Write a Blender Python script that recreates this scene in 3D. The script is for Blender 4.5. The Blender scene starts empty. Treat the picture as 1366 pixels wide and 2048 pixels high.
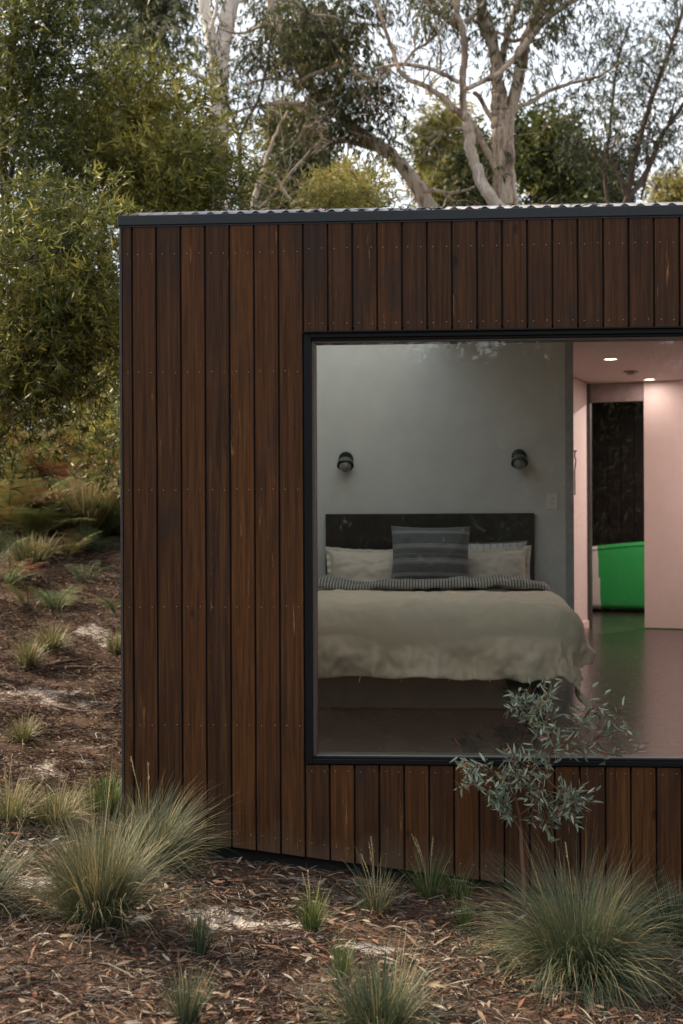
import bpy, math, random
import numpy as np
from mathutils import Vector, Matrix, noise
random.seed(7); RNG = np.random.default_rng(11)
S = bpy.context.scene; COL = S.collection
PI = math.pi

# ------------------------------------------------------------------ camera
F_PX = 2850.0; D = 7.1; ZC = 1.215; TH = math.atan(202/F_PX); RO = 0.0044
CP = np.array([0, -D, ZC]); FW = np.array([-math.sin(TH), math.cos(TH), 0.0])
R0 = np.array([math.cos(TH), math.sin(TH), 0.0]); U0 = np.array([0, 0, 1.0])
UP = U0*math.cos(RO)+R0*math.sin(RO); RT = R0*math.cos(RO)-U0*math.sin(RO)
def ray(px, py): return FW + RT*(px-683)/F_PX + UP*(1024-py)/F_PX
def at(px, py, Y=0.0):
    d = ray(px, py); return CP + d*((Y+D)/d[1])
def atz(px, py, z):
    d = ray(px, py); return CP + d*((z-ZC)/d[2])
cam = bpy.data.cameras.new('camera'); camo = bpy.data.objects.new('camera', cam); COL.objects.link(camo)
cam.sensor_fit = 'VERTICAL'; cam.sensor_height = 36; cam.sensor_width = 24; cam.lens = F_PX/2048*36
cam.clip_end = 600; cam.clip_start = 0.1
M4 = Matrix.Identity(4)
for i in range(3):
    M4[i][0] = RT[i]; M4[i][1] = UP[i]; M4[i][2] = -FW[i]; M4[i][3] = CP[i]
camo.matrix_world = M4
cam.dof.use_dof = True; cam.dof.focus_distance = D; cam.dof.aperture_fstop = 3.4
S.camera = camo

# ------------------------------------------------------------------ mesh builder
def nrm(a): return a/np.maximum(np.linalg.norm(a, axis=-1, keepdims=True), 1e-9)
class MB:
    def __init__(s): s.v = []; s.f = []; s.r = []; s.n = 0; s.g = []; s.uv = None
    def add(s, v, f, r=0.5, g=0.5):
        v = np.asarray(v, float).reshape(-1, 3); f = np.asarray(f, int)
        s.v.append(v); s.f.append(f+s.n); s.n += len(v)
        s.r.append(np.broadcast_to(np.asarray(r, float), (len(f),)).copy())
        s.g.append(np.broadcast_to(np.asarray(g, float), (len(v),)).copy())
        return s
    def build(s, name, mat, parent=None, smooth=False):
        me = bpy.data.meshes.new(name)
        if s.v:
            v = np.concatenate(s.v); me.vertices.add(len(v)); me.vertices.foreach_set('co', v.ravel())
            lt = np.concatenate([np.full(len(f), f.shape[1]) for f in s.f])
            lv = np.concatenate([f.ravel() for f in s.f])
            me.loops.add(len(lv)); me.loops.foreach_set('vertex_index', lv)
            me.polygons.add(len(lt)); me.polygons.foreach_set('loop_start', np.concatenate([[0], np.cumsum(lt)[:-1]]))
            me.polygons.foreach_set('loop_total', lt)
            me.polygons.foreach_set('use_smooth', np.full(len(lt), bool(smooth)))
            me.update(calc_edges=True)
            a = me.attributes.new('rnd', 'FLOAT', 'FACE'); a.data.foreach_set('value', np.concatenate(s.r))
            a = me.attributes.new('grad', 'FLOAT', 'POINT'); a.data.foreach_set('value', np.concatenate(s.g))
            me.validate()
        me.materials.append(mat)
        o = bpy.data.objects.new(name, me); COL.objects.link(o)
        if parent is not None:
            o.parent = parent; bpy.context.view_layer.update() if False else None
            o.matrix_parent_inverse = Matrix.Translation(-Vector(parent.location)) if parent.type == 'EMPTY' else parent.matrix_parent_inverse.inverted_safe() @ Matrix.Identity(4)
            if parent.type != 'EMPTY': o.matrix_parent_inverse = Matrix.Identity(4)
        return o
def box(m, a, b, r=0.5, bev=0.0):
    x0, y0, z0 = a; x1, y1, z1 = b
    if bev <= 0:
        v = [(x0,y0,z0),(x1,y0,z0),(x1,y1,z0),(x0,y1,z0),(x0,y0,z1),(x1,y0,z1),(x1,y1,z1),(x0,y1,z1)]
        f = [(0,3,2,1),(4,5,6,7),(0,1,5,4),(1,2,6,5),(2,3,7,6),(3,0,4,7)]
        m.add(v, f, r); return
    import bmesh
    bm = bmesh.new(); bmesh.ops.create_cube(bm, size=1)
    for q in bm.verts: q.co = Vector(((x0+x1)/2+q.co.x*(x1-x0), (y0+y1)/2+q.co.y*(y1-y0), (z0+z1)/2+q.co.z*(z1-z0)))
    bmesh.ops.bevel(bm, geom=bm.edges[:], offset=bev, segments=2, affect='EDGES', profile=0.5)
    add_bm(m, bm, r)
def add_bm(m, bm, r=0.5, mat=None):
    bm.verts.ensure_lookup_table(); bm.verts.index_update()
    v = np.array([(mat @ q.co if mat else q.co)[:] for q in bm.verts])
    by = {}
    for f in bm.faces: by.setdefault(len(f.verts), []).append([q.index for q in f.verts])
    n0 = m.n; first = True
    m.v.append(v); m.n += len(v); m.g.append(np.full(len(v), .5))
    for k, fs in by.items():
        m.f.append(np.array(fs)+n0); m.r.append(np.full(len(fs), r))
    bm.free()
def crom(P, n):
    P = np.asarray(P, float)
    if len(P) < 3:
        t = np.linspace(0, 1, n*(len(P)-1)+1)[:, None]; return P[0]*(1-t)+P[-1]*t
    Q = np.vstack([2*P[0]-P[1], P, 2*P[-1]-P[-2]]); out = []
    for i in range(1, len(Q)-2):
        p0, p1, p2, p3 = Q[i-1:i+3]
        for t in np.linspace(0, 1, n, endpoint=False):
            out.append(.5*((2*p1)+(-p0+p2)*t+(2*p0-5*p1+4*p2-p3)*t*t+(-p0+3*p1-3*p2+p3)*t**3))
    out.append(P[-1]); return np.array(out)
def tube(m, pts, rad, k=8, r=0.5, rough=0.0, cap=True):
    pts = np.asarray(pts, float); n = len(pts); rad = np.broadcast_to(np.asarray(rad, float), (n,))
    T = nrm(np.gradient(pts, axis=0)); ref = np.array([0.31, 0.12, 0.94]) if abs(T[0][2]) < .8 else np.array([0.94, .2, .1])
    N = nrm(np.cross(T, np.cross(ref, T))); B = np.cross(T, N)
    a = np.linspace(0, 2*PI, k, endpoint=False)
    rr = rad[:, None]*np.ones((n, k))
    if rough: rr = rr*(1+rough*RNG.normal(0, 1, (n, k)))
    v = pts[:, None]+rr[..., None]*(np.cos(a)[None, :, None]*N[:, None]+np.sin(a)[None, :, None]*B[:, None])
    i = np.arange(n-1)[:, None]*k; j = np.arange(k)[None]; j2 = (j+1) % k
    f = np.stack([i+j, i+j2, i+k+j2, i+k+j], -1).reshape(-1, 4)
    m.add(v.reshape(-1, 3), f, r)
    if cap:
        for e, c in ((0, pts[0]), (n-1, pts[-1])):
            m.add(np.vstack([v[e], c]), [(q, (q+1) % k, k) if e else ((q+1) % k, q, k) for q in range(k)], r)
def lathe(m, prof, M=None, k=24, r=0.5):
    prof = np.asarray(prof, float); a = np.linspace(0, 2*PI, k, endpoint=False)
    v = np.stack([prof[:, 0][:, None]*np.cos(a), prof[:, 0][:, None]*np.sin(a), prof[:, 1][:, None]*np.ones(k)], -1).reshape(-1, 3)
    if M is not None: v = v @ np.array(M.to_3x3()).T + np.array(M.translation)
    n = len(prof); i = np.arange(n-1)[:, None]*k; j = np.arange(k)[None]; j2 = (j+1) % k
    m.add(v, np.stack([i+j, i+j2, i+k+j2, i+k+j], -1).reshape(-1, 4), r)
def leaves(m, P, Dv, L, W, r=None, detail=False, side=None, curl=0.0):
    """P base points, Dv unit directions, L lengths, W widths: lanceolate leaves"""
    N = len(P); L = np.broadcast_to(L, (N,))[:, None]; W = np.broadcast_to(W, (N,))[:, None]
    if r is None: r = RNG.random(N)
    s = nrm(np.cross(Dv, RNG.normal(0, 1, (N, 3)) if side is None else side)); up = np.cross(s, Dv)
    if not detail:
        c = P+Dv*L*.45+up*L*curl
        v = np.stack([P, c+s*W*.5, P+Dv*L-up*L*curl*.5, c-s*W*.5], 1).reshape(-1, 3)
        f = (np.arange(N)*4)[:, None]+np.array([[0, 1, 2, 3]])
        m.add(v, f, r)
    else:
        q = lambda t, w, b: P+Dv*L*t+s*W*w+up*L*b
        v = np.stack([P, q(.3, .46, .04), q(.3, -.46, .04), q(.3, 0, .025), q(.68, .34, .035), q(.68, -.34, .035), q(.68, 0, .02), q(1, 0, -.06)], 1).reshape(-1, 3)
        b = (np.arange(N)*8)[:, None, None]
        f4 = (b+np.array([[[3, 1, 4, 6], [2, 3, 6, 5]]])).reshape(-1, 4)
        f3 = (b+np.array([[[0, 1, 3], [0, 3, 2], [6, 4, 7], [5, 6, 7]]])).reshape(-1, 3)
        n0 = m.n; m.v.append(v); m.n += len(v); m.g.append(np.full(len(v), .5))
        m.f.append(f4+n0); m.r.append(np.repeat(r, 2)); m.f.append(f3+n0); m.r.append(np.repeat(r, 4))
def rdir(n, up=0.0):
    return nrm(RNG.normal(0, 1, (n, 3))+np.array([0, 0, up]))
# ------------------------------------------------------------------ objects
def tag(o, label=None, cat=None, group=None, kind=None):
    for k, v in (('label', label), ('category', cat), ('group', group), ('kind', kind)):
        if v: o[k] = v
    return o
def thing(name, label, cat, loc, group=None):
    o = bpy.data.objects.new(name, None); COL.objects.link(o); o.location = [float(q) for q in loc]; o.empty_display_size = .1
    return tag(o, label, cat, group)
# ------------------------------------------------------------------ materials
def newmat(name):
    m = bpy.data.materials.new(name); m.use_nodes = True; nt = m.node_tree
    for n in list(nt.nodes): nt.nodes.remove(n)
    return m, nt
class N_:
    def __init__(s, nt): s.nt = nt
    def __call__(s, t, **kw):
        n = s.nt.nodes.new(t)
        for k, v in kw.items():
            if k.startswith('i_'):
                key = k[2:]; key = int(key) if key.isdigit() else key.replace('_', ' ')
                if hasattr(v, 'is_output') or isinstance(v, bpy.types.NodeSocket): s.nt.links.new(v, n.inputs[key])
                else: n.inputs[key].default_value = v
            else: setattr(n, k, v)
        return n
def ramp(nn, fac, stops, interp='LINEAR'):
    n = nn('ShaderNodeValToRGB'); n.color_ramp.interpolation = interp
    e = n.color_ramp.elements
    while len(e) < len(stops): e.new(.5)
    for q, (p, c) in zip(e, stops): q.position = p; q.color = (*c, 1) if len(c) == 3 else c
    nn.nt.links.new(fac, n.inputs[0]); return n.outputs[0]
def mixc(nn, fac, a, b, mode='MIX'):
    n = nn('ShaderNodeMix', data_type='RGBA', blend_type=mode)
    for i, v in ((0, fac), (6, a), (7, b)):
        if isinstance(v, bpy.types.NodeSocket): nn.nt.links.new(v, n.inputs[i])
        else: n.inputs[i].default_value = v if i == 0 else ((*v, 1) if len(v) == 3 else v)
    return n.outputs[2]
def math_(nn, op, a, b=None, c=None, clamp=False):
    n = nn('ShaderNodeMath', operation=op, use_clamp=clamp)
    for i, v in enumerate((a, b, c)):
        if v is None: continue
        if isinstance(v, bpy.types.NodeSocket): nn.nt.links.new(v, n.inputs[i])
        else: n.inputs[i].default_value = v
    return n.outputs[0]
def attr(nn, name): return nn('ShaderNodeAttribute', attribute_name=name).outputs['Fac']
def noise_(nn, scale, detail=4, vec=None, rough=.6, stretch=None):
    if vec is None: vec = nn('ShaderNodeTexCoord').outputs['Object']
    if stretch:
        mp = nn('ShaderNodeMapping'); mp.inputs['Scale'].default_value = stretch; nn.nt.links.new(vec, mp.inputs[0]); vec = mp.outputs[0]
    n = nn('ShaderNodeTexNoise'); n.inputs['Scale'].default_value = scale; n.inputs['Detail'].default_value = detail; n.inputs['Roughness'].default_value = rough
    nn.nt.links.new(vec, n.inputs['Vector']); return n.outputs['Fac']
def finish(nn, col, rough=.6, bump=None, bstr=.2, bdist=.01, metal=0, spec=.5, sheen=0, trans=0.0, transcol=None):
    p = nn('ShaderNodeBsdfPrincipled')
    for key, v in (('Base Color', col), ('Roughness', rough), ('Metallic', metal), ('Specular IOR Level', spec), ('Sheen Weight', sheen)):
        if isinstance(v, bpy.types.NodeSocket): nn.nt.links.new(v, p.inputs[key])
        else: p.inputs[key].default_value = ((*v, 1) if isinstance(v, tuple) else v)
    if bump is not None:
        b = nn('ShaderNodeBump'); b.inputs['Strength'].default_value = bstr; b.inputs['Distance'].default_value = bdist
        nn.nt.links.new(bump, b.inputs['Height']); nn.nt.links.new(b.outputs[0], p.inputs['Normal'])
    out = nn('ShaderNodeOutputMaterial'); sh = p.outputs[0]
    if trans:
        t = nn('ShaderNodeBsdfTranslucent'); c = transcol if transcol is not None else col
        if isinstance(c, bpy.types.NodeSocket): nn.nt.links.new(c, t.inputs[0])
        else: t.inputs[0].default_value = (*c, 1)
        mx = nn('ShaderNodeMixShader'); mx.inputs[0].default_value = trans
        nn.nt.links.new(sh, mx.inputs[1]); nn.nt.links.new(t.outputs[0], mx.inputs[2]); sh = mx.outputs[0]
    nn.nt.links.new(sh, out.inputs[0])
def simple(name, col, rough=.6, nscale=12, var=.15, metal=0, bstr=.05, spec=.5, bdist=.005):
    m, nt = newmat(name); nn = N_(nt); n = noise_(nn, nscale, 5)
    c = ramp(nn, n, [(.3, tuple(q*(1-var) for q in col)), (.7, tuple(min(1, q*(1+var)) for q in col))])
    finish(nn, c, rough, n, bstr, bdist, metal, spec); return m
def leafmat(name, stops, trans=.3, rough=.5, spec=.22):
    m, nt = newmat(name); nn = N_(nt)
    n = noise_(nn, .9, 3)
    f = math_(nn, 'ADD', attr(nn, 'rnd'), math_(nn, 'MULTIPLY', math_(nn, 'SUBTRACT', n, .5), 1.1), clamp=True)
    c = ramp(nn, f, stops)
    finish(nn, c, rough, spec=spec, trans=trans); return m
def barkmat(name, stops, scale=6, stretch=(1, 1, .18), bstr=.4, bdist=.02):
    m, nt = newmat(name); nn = N_(nt)
    n = noise_(nn, scale, 6, stretch=stretch); n2 = noise_(nn, scale*6, 4, stretch=(1, 1, .3))
    c = ramp(nn, math_(nn, 'ADD', math_(nn, 'MULTIPLY', n, .75), math_(nn, 'MULTIPLY', n2, .25)), stops)
    finish(nn, c, .8, n2, bstr, bdist, spec=.2); return m

def mat_wood(name='stained_timber'):
    m, nt = newmat(name); nn = N_(nt); r = attr(nn, 'rnd')
    tc = nn('ShaderNodeTexCoord').outputs['Object']
    off = nn('ShaderNodeCombineXYZ', i_Z=math_(nn, 'MULTIPLY', r, 37.0), i_Y=math_(nn, 'MULTIPLY', r, 5.0)).outputs[0]
    v = nn('ShaderNodeVectorMath', operation='ADD', i_0=tc, i_1=off).outputs[0]
    g = noise_(nn, 70, 6, v, .7, (1, 1, .03)); g2 = noise_(nn, 26, 6, v, .7, (1.3, 1, .035)); g3 = noise_(nn, 2.2, 3, v, .6, (1.6, 1, .8))
    fine = noise_(nn, 260, 3, v, .6, (1, 1, .05))
    base = ramp(nn, r, [(0, (.060, .027, .012)), (.35, (.074, .031, .0115)), (.7, (.096, .037, .0120)), (1, (.118, .046, .0120))])
    c = mixc(nn, ramp(nn, g, [(.38, (0, 0, 0)), (.66, (1, 1, 1))]), mixc(nn, 1.0, base, (.40, .38, .38), 'MULTIPLY'), base)
    c = mixc(nn, math_(nn, 'MULTIPLY', ramp(nn, g2, [(.55, (0, 0, 0)), (.74, (1, 1, 1))]), .6), c, (.150, .066, .018))
    c = mixc(nn, math_(nn, 'MULTIPLY', ramp(nn, g3, [(.55, (0, 0, 0)), (.70, (1, 1, 1))]), .55), c, (.020, .015, .013))
    c = mixc(nn, math_(nn, 'MULTIPLY', ramp(nn, fine, [(.62, (0, 0, 0)), (.72, (1, 1, 1))]), .30), c, (.16, .085, .038))
    # pale scratches of missing stain
    s1 = noise_(nn, 28, 5, v, .72, (1.6, 1, .10)); s2 = noise_(nn, 1.6, 2, v, .5, (3, 1, .7))
    sm = math_(nn, 'MULTIPLY', ramp(nn, s1, [(.635, (0, 0, 0)), (.675, (1, 1, 1))]), ramp(nn, s2, [(.50, (0, 0, 0)), (.60, (1, 1, 1))]))
    c = mixc(nn, math_(nn, 'MULTIPLY', sm, .75), c, (.30, .15, .055))
    sx = nn('ShaderNodeSeparateXYZ'); nt.links.new(tc, sx.inputs[0])
    hb = math_(nn, 'ADD', math_(nn, 'MULTIPLY_ADD', sx.outputs[0], .119, .586), sx.outputs[2])
    dn = noise_(nn, 7, 6, tc, .7, (1, 1, .5))
    dm = ramp(nn, math_(nn, 'MULTIPLY_ADD', math_(nn, 'SUBTRACT', dn, .5), -.55, hb), [(.0, (1, 1, 1)), (.16, (0, 0, 0))])
    c = mixc(nn, math_(nn, 'MULTIPLY', dm, .38), c, (.115, .085, .060))
    kn = nn('ShaderNodeTexVoronoi'); kn.inputs['Scale'].default_value = 2.6; mpk = nn('ShaderNodeMapping'); mpk.inputs['Scale'].default_value = (1.6, 1, .8); nt.links.new(v, mpk.inputs[0]); nt.links.new(mpk.outputs[0], kn.inputs['Vector'])
    c = mixc(nn, math_(nn, 'MULTIPLY', ramp(nn, math_(nn, 'MULTIPLY_ADD', math_(nn, 'SUBTRACT', g, .5), .05, kn.outputs['Distance']), [(.035, (1, 1, 1)), (.075, (0, 0, 0))]), .8), c, (.012, .008, .007))
    rg = math_(nn, 'MULTIPLY_ADD', g2, .25, .48)
    finish(nn, c, rg, math_(nn, 'ADD', g, math_(nn, 'MULTIPLY', fine, .4)), .6, .0012, spec=.16); return m
WOOD = mat_wood()
DARKM = simple('dark_metal', (.006, .0065, .007), .5, 40, .15, bstr=.02, spec=.15)
FASC = simple('fascia_metal', (.022, .025, .028), .45, 30, .12, bstr=.02, spec=.25)
BLACK = simple('black_membrane', (.004, .004, .0045), .7, 20, .2)
NAIL = simple('nail_steel', (.30, .28, .25), .35, 60, .1, metal=.8)
ROOFM = simple('zinc_sheet', (.26, .26, .27), .42, 9, .18, metal=.5, bstr=.02)
PLAST = simple('plaster_grey', (.60, .60, .57), .75, 5, .05, bstr=.04)
PINK = simple('plaster_rose', (.56, .45, .425), .6, 5, .03, bstr=.03)
CEIL = simple('ceiling_paint', (.52, .42, .40), .7, 5, .03)
CEILW = simple('ceiling_white', (.78, .78, .76), .8, 5, .03)
SKIRT = simple('skirting_paint', (.66, .50, .46), .5, 8, .03)
LINERM = simple('reveal_liner', (.085, .062, .055), .5, 20, .1)

def mat_floor():
    m, nt = newmat('polished_concrete'); nn = N_(nt)
    n = noise_(nn, 3.5, 8, rough=.7); n2 = noise_(nn, 14, 6, rough=.7)
    c = ramp(nn, math_(nn, 'ADD', math_(nn, 'MULTIPLY', n, .6), math_(nn, 'MULTIPLY', n2, .4)), [(.35, (.022, .018, .016)), (.55, (.038, .029, .026)), (.7, (.080, .060, .054))])
    finish(nn, c, math_(nn, 'MULTIPLY_ADD', n2, .25, .12), n2, .05, .002, spec=.6); return m
FLOORM = mat_floor()
def mat_glass():
    m, nt = newmat('window_glass'); nn = N_(nt)
    t = nn('ShaderNodeBsdfTransparent'); t.inputs[0].default_value = (.86, .90, .885, 1)
    g = nn('ShaderNodeBsdfGlossy'); g.inputs[1].default_value = .0; g.inputs[0].default_value = (1, 1, 1, 1)
    fr = nn('ShaderNodeFresnel'); fr.inputs[0].default_value = 1.52
    fac = math_(nn, 'MULTIPLY_ADD', fr.outputs[0], 1.55, .0, clamp=True)
    mx = nn('ShaderNodeMixShader'); nt.links.new(fac, mx.inputs[0]); nt.links.new(t.outputs[0], mx.inputs[1]); nt.links.new(g.outputs[0], mx.inputs[2])
    o = nn('ShaderNodeOutputMaterial'); nt.links.new(mx.outputs[0], o.inputs[0]); return m
GLASS = mat_glass()

# ------------------------------------------------------------------ terrain
def sm(x): x = np.clip(x, 0, 1); return x*x*(3-2*x)
def gz(X, Y):
    X = np.asarray(X, float); Y = np.asarray(Y, float)
    z = -.655-.119*np.clip(X, -6, 4)
    yp = np.maximum(Y, 0)
    rise = np.where(yp < 4, .085*yp, np.where(yp < 14, .34+.20*(yp-4), 2.34+.06*(yp-14)))
    s = sm((-1.6-X)/(.25+.16*np.maximum(yp, .01)))
    s = np.maximum(s, sm((Y-14.5)/3))
    z = z+rise*s
    z = z+.012*np.minimum(Y, 0)
    z = z+.018*np.sin(X*3.1+Y*1.3)*np.cos(Y*2.3-X*1.1)+.010*np.sin(X*7.7-Y*4.9)
    return z
def sand(X, Y):
    X = np.atleast_1d(X); Y = np.atleast_1d(Y)
    o = np.array([noise.noise(Vector((x*.9+3.2, y*2.1+1.7, .3))) + .5*noise.noise(Vector((x*3.3, y*6.1, 5.))) for x, y in zip(X, Y)])
    return o
spots = []   # sandy patches seen between the litter: (x, y, rx, ry)
for px, py, rx, ry in ((440, 1838, .20, .16), (550, 1845, .14, .07), (180, 1975, .10, .06), (745, 1895, .12, .08), (700, 1800, .10, .06),
                       (170, 1515, .30, .40), (140, 1560, .25, .3), (90, 1450, .4, .5), (60, 1760, .15, .12), (150, 1685, .22, .2), (620, 1765, .2, .06), (370, 1980, .05, .03), (930, 1890, .08, .04), (180, 1420, .4, .5), (200, 1830, .2, .1)):
    p = atz(px, py, -.5)
    for _ in range(4): p = atz(px, py, float(gz(p[0], p[1])))
    spots.append((p[0], p[1], rx, ry, 1.5 if py > 1740 else .8))
def sandm(X, Y):
    n = sand(X, Y); m = np.zeros(len(n))
    for x, y, rx, ry, wt in spots:
        d = np.sqrt(((X-x)/rx)**2+((Y-y)/ry)**2)
        m = np.maximum(m, np.clip(1.5-d, 0, 1)*wt)
    h = np.array([noise.noise(Vector((x*7+1.2, y*13+2.7, 3.3))) + .6*noise.noise(Vector((x*19, y*33, 5.))) for x, y in zip(X, Y)])
    return np.clip(m*.46+n*.32+h*.62*np.minimum(1, m*3)-.10, 0, 1)
def axis(parts):
    out = []
    for a, b, st in parts: out += list(np.arange(a, b, st))
    return np.array(out+[parts[-1][1]])
xs = axis([(-160, -30, 10), (-30, -8, 1.0), (-8, -4.5, .25), (-4.5, 3.2, .05), (3.2, 8, .4), (8, 30, 2), (30, 160, 10)])
ys = axis([(-120, -20, 5), (-20, -6, .7), (-6, -3.6, .12), (-3.6, .6, .05), (.6, 8, .1), (8, 26, .4), (26, 60, 2), (60, 200, 10)])
gx, gy = np.meshgrid(xs, ys); zz = gz(gx, gy)
near = (gx > -4.6) & (gx < 3.3) & (gy > -4) & (gy < 10)
sd = np.zeros(gx.shape); sd[near] = sandm(gx[near], gy[near])
zz = zz + near*0.0
nx, ny = len(xs), len(ys); i = np.arange(ny-1)[:, None]*nx; j = np.arange(nx-1)[None]
gm = MB(); gm.add(np.stack([gx, gy, zz], -1).reshape(-1, 3), np.stack([i+j, i+j+1, i+nx+j+1, i+nx+j], -1).reshape(-1, 4), .5, sd.ravel())
def mat_ground():
    m, nt = newmat('forest_soil'); nn = N_(nt)
    n = noise_(nn, 30, 8, rough=.75); n2 = noise_(nn, 6, 5); v = nn('ShaderNodeTexVoronoi'); v.inputs['Scale'].default_value = 90
    nt.links.new(nn('ShaderNodeTexCoord').outputs['Object'], v.inputs['Vector'])
    lit = ramp(nn, n, [(.32, (.020, .013, .010)), (.5, (.080, .050, .035)), (.66, (.17, .105, .070))])
    sa = ramp(nn, n, [(.3, (.24, .20, .17)), (.6, (.44, .38, .33))])
    f = ramp(nn, math_(nn, 'ADD', attr(nn, 'grad'), math_(nn, 'MULTIPLY', math_(nn, 'SUBTRACT', n, .5), 1.0)), [(.30, (0, 0, 0)), (.55, (1, 1, 1))])
    c = mixc(nn, f, lit, sa)
    finish(nn, c, .95, math_(nn, 'ADD', n, v.outputs['Distance']), .6, .015, spec=.1); return m
tag(gm.build('ground', mat_ground(), smooth=True), 'dark forest soil with pale sandy patches around the cabin', kind='structure')

# ------------------------------------------------------------------ forest litter
def mat_litter():
    m, nt = newmat('dry_litter'); nn = N_(nt); r = attr(nn, 'rnd')
    c = ramp(nn, r, [(0, (.014, .010, .009)), (.28, (.045, .028, .021)), (.45, (.10, .058, .038)), (.57, (.19, .070, .034)), (.66, (.21, .135, .078)), (.82, (.27, .21, .15)), (1, (.38, .34, .29))])
    n = noise_(nn, 60, 3); c = mixc(nn, math_(nn, 'MULTIPLY', n, .5), c, (.05, .035, .028))
    finish(nn, c, .75, spec=.25); return m
lit = MB()
def scatter(n, x0, x1, y0, y1, thin=1.0, size=1.0):
    X = RNG.uniform(x0, x1, n); Y = RNG.uniform(y0, y1, n)
    keep = (Y < -.02) | (X < -1.68)
    X = X[keep]; Y = Y[keep]; s = sandm(X, Y)
    cl = np.array([noise.noise(Vector((x*1.7, y*2.9, 9.))) for x, y in zip(X, Y)])
    k = RNG.random(len(X)) < np.clip(1.05-1.25*s, .14, 1)*np.clip(.72+cl*1.5, .14, 1)*thin
    X = X[k]; Y = Y[k]; Z = gz(X, Y); N = len(X)
    a = RNG.uniform(0, 2*PI, N); kind = RNG.random(N)
    tilt = RNG.normal(0, .22, N)
    d = nrm(np.stack([np.cos(a), np.sin(a), tilt], -1))
    L = np.where(kind < .5, RNG.uniform(.018, .060, N), RNG.uniform(.04, .19, N))*size
    L = L*np.where(RNG.random(N) < .14, 1.7, 1); W = np.where(kind < .5, RNG.uniform(.006, .013, N), RNG.uniform(.0022, .006, N))*size
    r = np.clip(np.where(kind < .5, RNG.normal(.42, .24, N), RNG.normal(.5, .36, N)), 0, 1)
    P = np.stack([X, Y, Z+RNG.uniform(.002, .022, N)], -1)-d*L[:, None]*.5
    upv = nrm(np.stack([RNG.normal(0, .45, N), RNG.normal(0, .45, N), np.ones(N)], -1))
    leaves(lit, P, d, L, W, r, detail=(size <= 1.01), side=upv)
scatter(72000, -2.6, 2.1, -3.4, .0)
scatter(70000, -4.2, -1.65, -.2, 7.5)
scatter(22000, -7.5, -2.4, 6.5, 18, size=1.6)
tag(lit.build('leaf_litter', mat_litter()), 'dry gum leaves, bark strips and chips covering the ground', 'leaf litter', kind='stuff')
STICK = barkmat('weathered_stick', [(.3, (.05, .035, .028)), (.55, (.14, .10, .08)), (.75, (.26, .21, .17))], 20)
bm_ = MB(); nL = 3200; xa_ = RNG.uniform(-2.6, 2.0, nL); ya_ = RNG.uniform(-3.3, -.05, nL); an_ = RNG.uniform(0, 2*PI, nL)
dd_ = nrm(np.stack([np.cos(an_), np.sin(an_), RNG.normal(.05, .25, nL)], -1))
leaves(bm_, np.stack([xa_, ya_, gz(xa_, ya_)+RNG.uniform(.012, .035, nL)], -1)-dd_*.03, dd_, RNG.uniform(.045, .10, nL), RNG.uniform(.010, .020, nL), np.clip(RNG.normal(.62, .2, nL), 0, 1), detail=True, side=nrm(np.stack([RNG.normal(0, .5, nL), RNG.normal(0, .5, nL), np.ones(nL)], -1)))
tag(bm_.build('gum_leaves', bpy.data.materials['dry_litter']), 'larger curled reddish gum leaves strewn on top of the litter in front', 'leaf litter', kind='stuff')
def ground_px(px, py):
    p = atz(px, py, -.5)
    if py > 1060:
        for _ in range(8):
            z = float(gz(p[0], p[1])); p = atz(px, py, min(z, ZC-.02))
    return p
def on_ground(px, py): 
    # march along the ray until it meets the terrain
    d = ray(px, py); t = 3.0
    while t < 80:
        p = CP+d*t
        if p[2] < float(gz(p[0], p[1])): return np.array([p[0], p[1], float(gz(p[0], p[1]))])
        t += .03
    return p
def stick(pts, rad, label, group=None):
    P = [on_ground(*p) for p in pts]
    for p in P: p[2] += rad*1.2+.012
    Q = crom(P, 6); Q[:, 2] += RNG.normal(0, .004, len(Q)); Q[:, :2] += RNG.normal(0, .004, (len(Q), 2))
    m = MB(); tube(m, Q, np.linspace(rad, rad*.45, len(Q)), 6, rough=.08)
    o = m.build('fallen_stick', STICK, smooth=True); tag(o, label, 'stick', group)
stick([(88, 1342), (130, 1332), (182, 1325)], .016, 'curved brown fallen stick lying left of the cabin corner, nearest the small tussock')
stick([(130, 1344), (190, 1343), (246, 1345)], .014, 'long dark fallen stick running into the cabin corner edge')
stick([(100, 1420), (160, 1430), (222, 1436)], .011, 'thin grey straight stick on the sandy litter left of the cabin')
stick([(222, 1427), (243, 1408)], .008, 'short pale twig slanting beside the left cabin corner')
stick([(980, 1852), (1025, 1862), (1080, 1872)], .008, 'pale bare stick poking from the big round tussock at right')
stick([(815, 1912), (870, 1911)], .008, 'short grey stick on the litter between the tussocks in front')
stick([(548, 1900), (590, 1893), (640, 1880)], .010, 'brown bark stick on the litter in the front centre')

# ------------------------------------------------------------------ the cabin
X = lambda px, y=1024: float(at(px, y)[0])
Z = lambda px, py: float(at(px, py)[2])
XL = X(244.5); XA = X(268.5); XB = X(1360.5); PITCH = (XB-XA)/22
XW = XA+7*PITCH                       # left edge of the window opening
XR = XA+44*PITCH                      # right end of the built front
zFB = (Z(300, 455)+Z(1300, 431))/2    # fascia bottom
zFT = (Z(300, 434.5)+Z(1300, 412))/2
zWT = (Z(650, 666)+Z(1300, 659))/2; zWB = (Z(650, 1527)+Z(1300, 1532))/2
bot = lambda x: -.586-.119*x
cabin = thing('timber_cabin', 'dark stained timber cabin with vertical boards and one huge picture window', 'cabin', (0, 0, 0))
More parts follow.
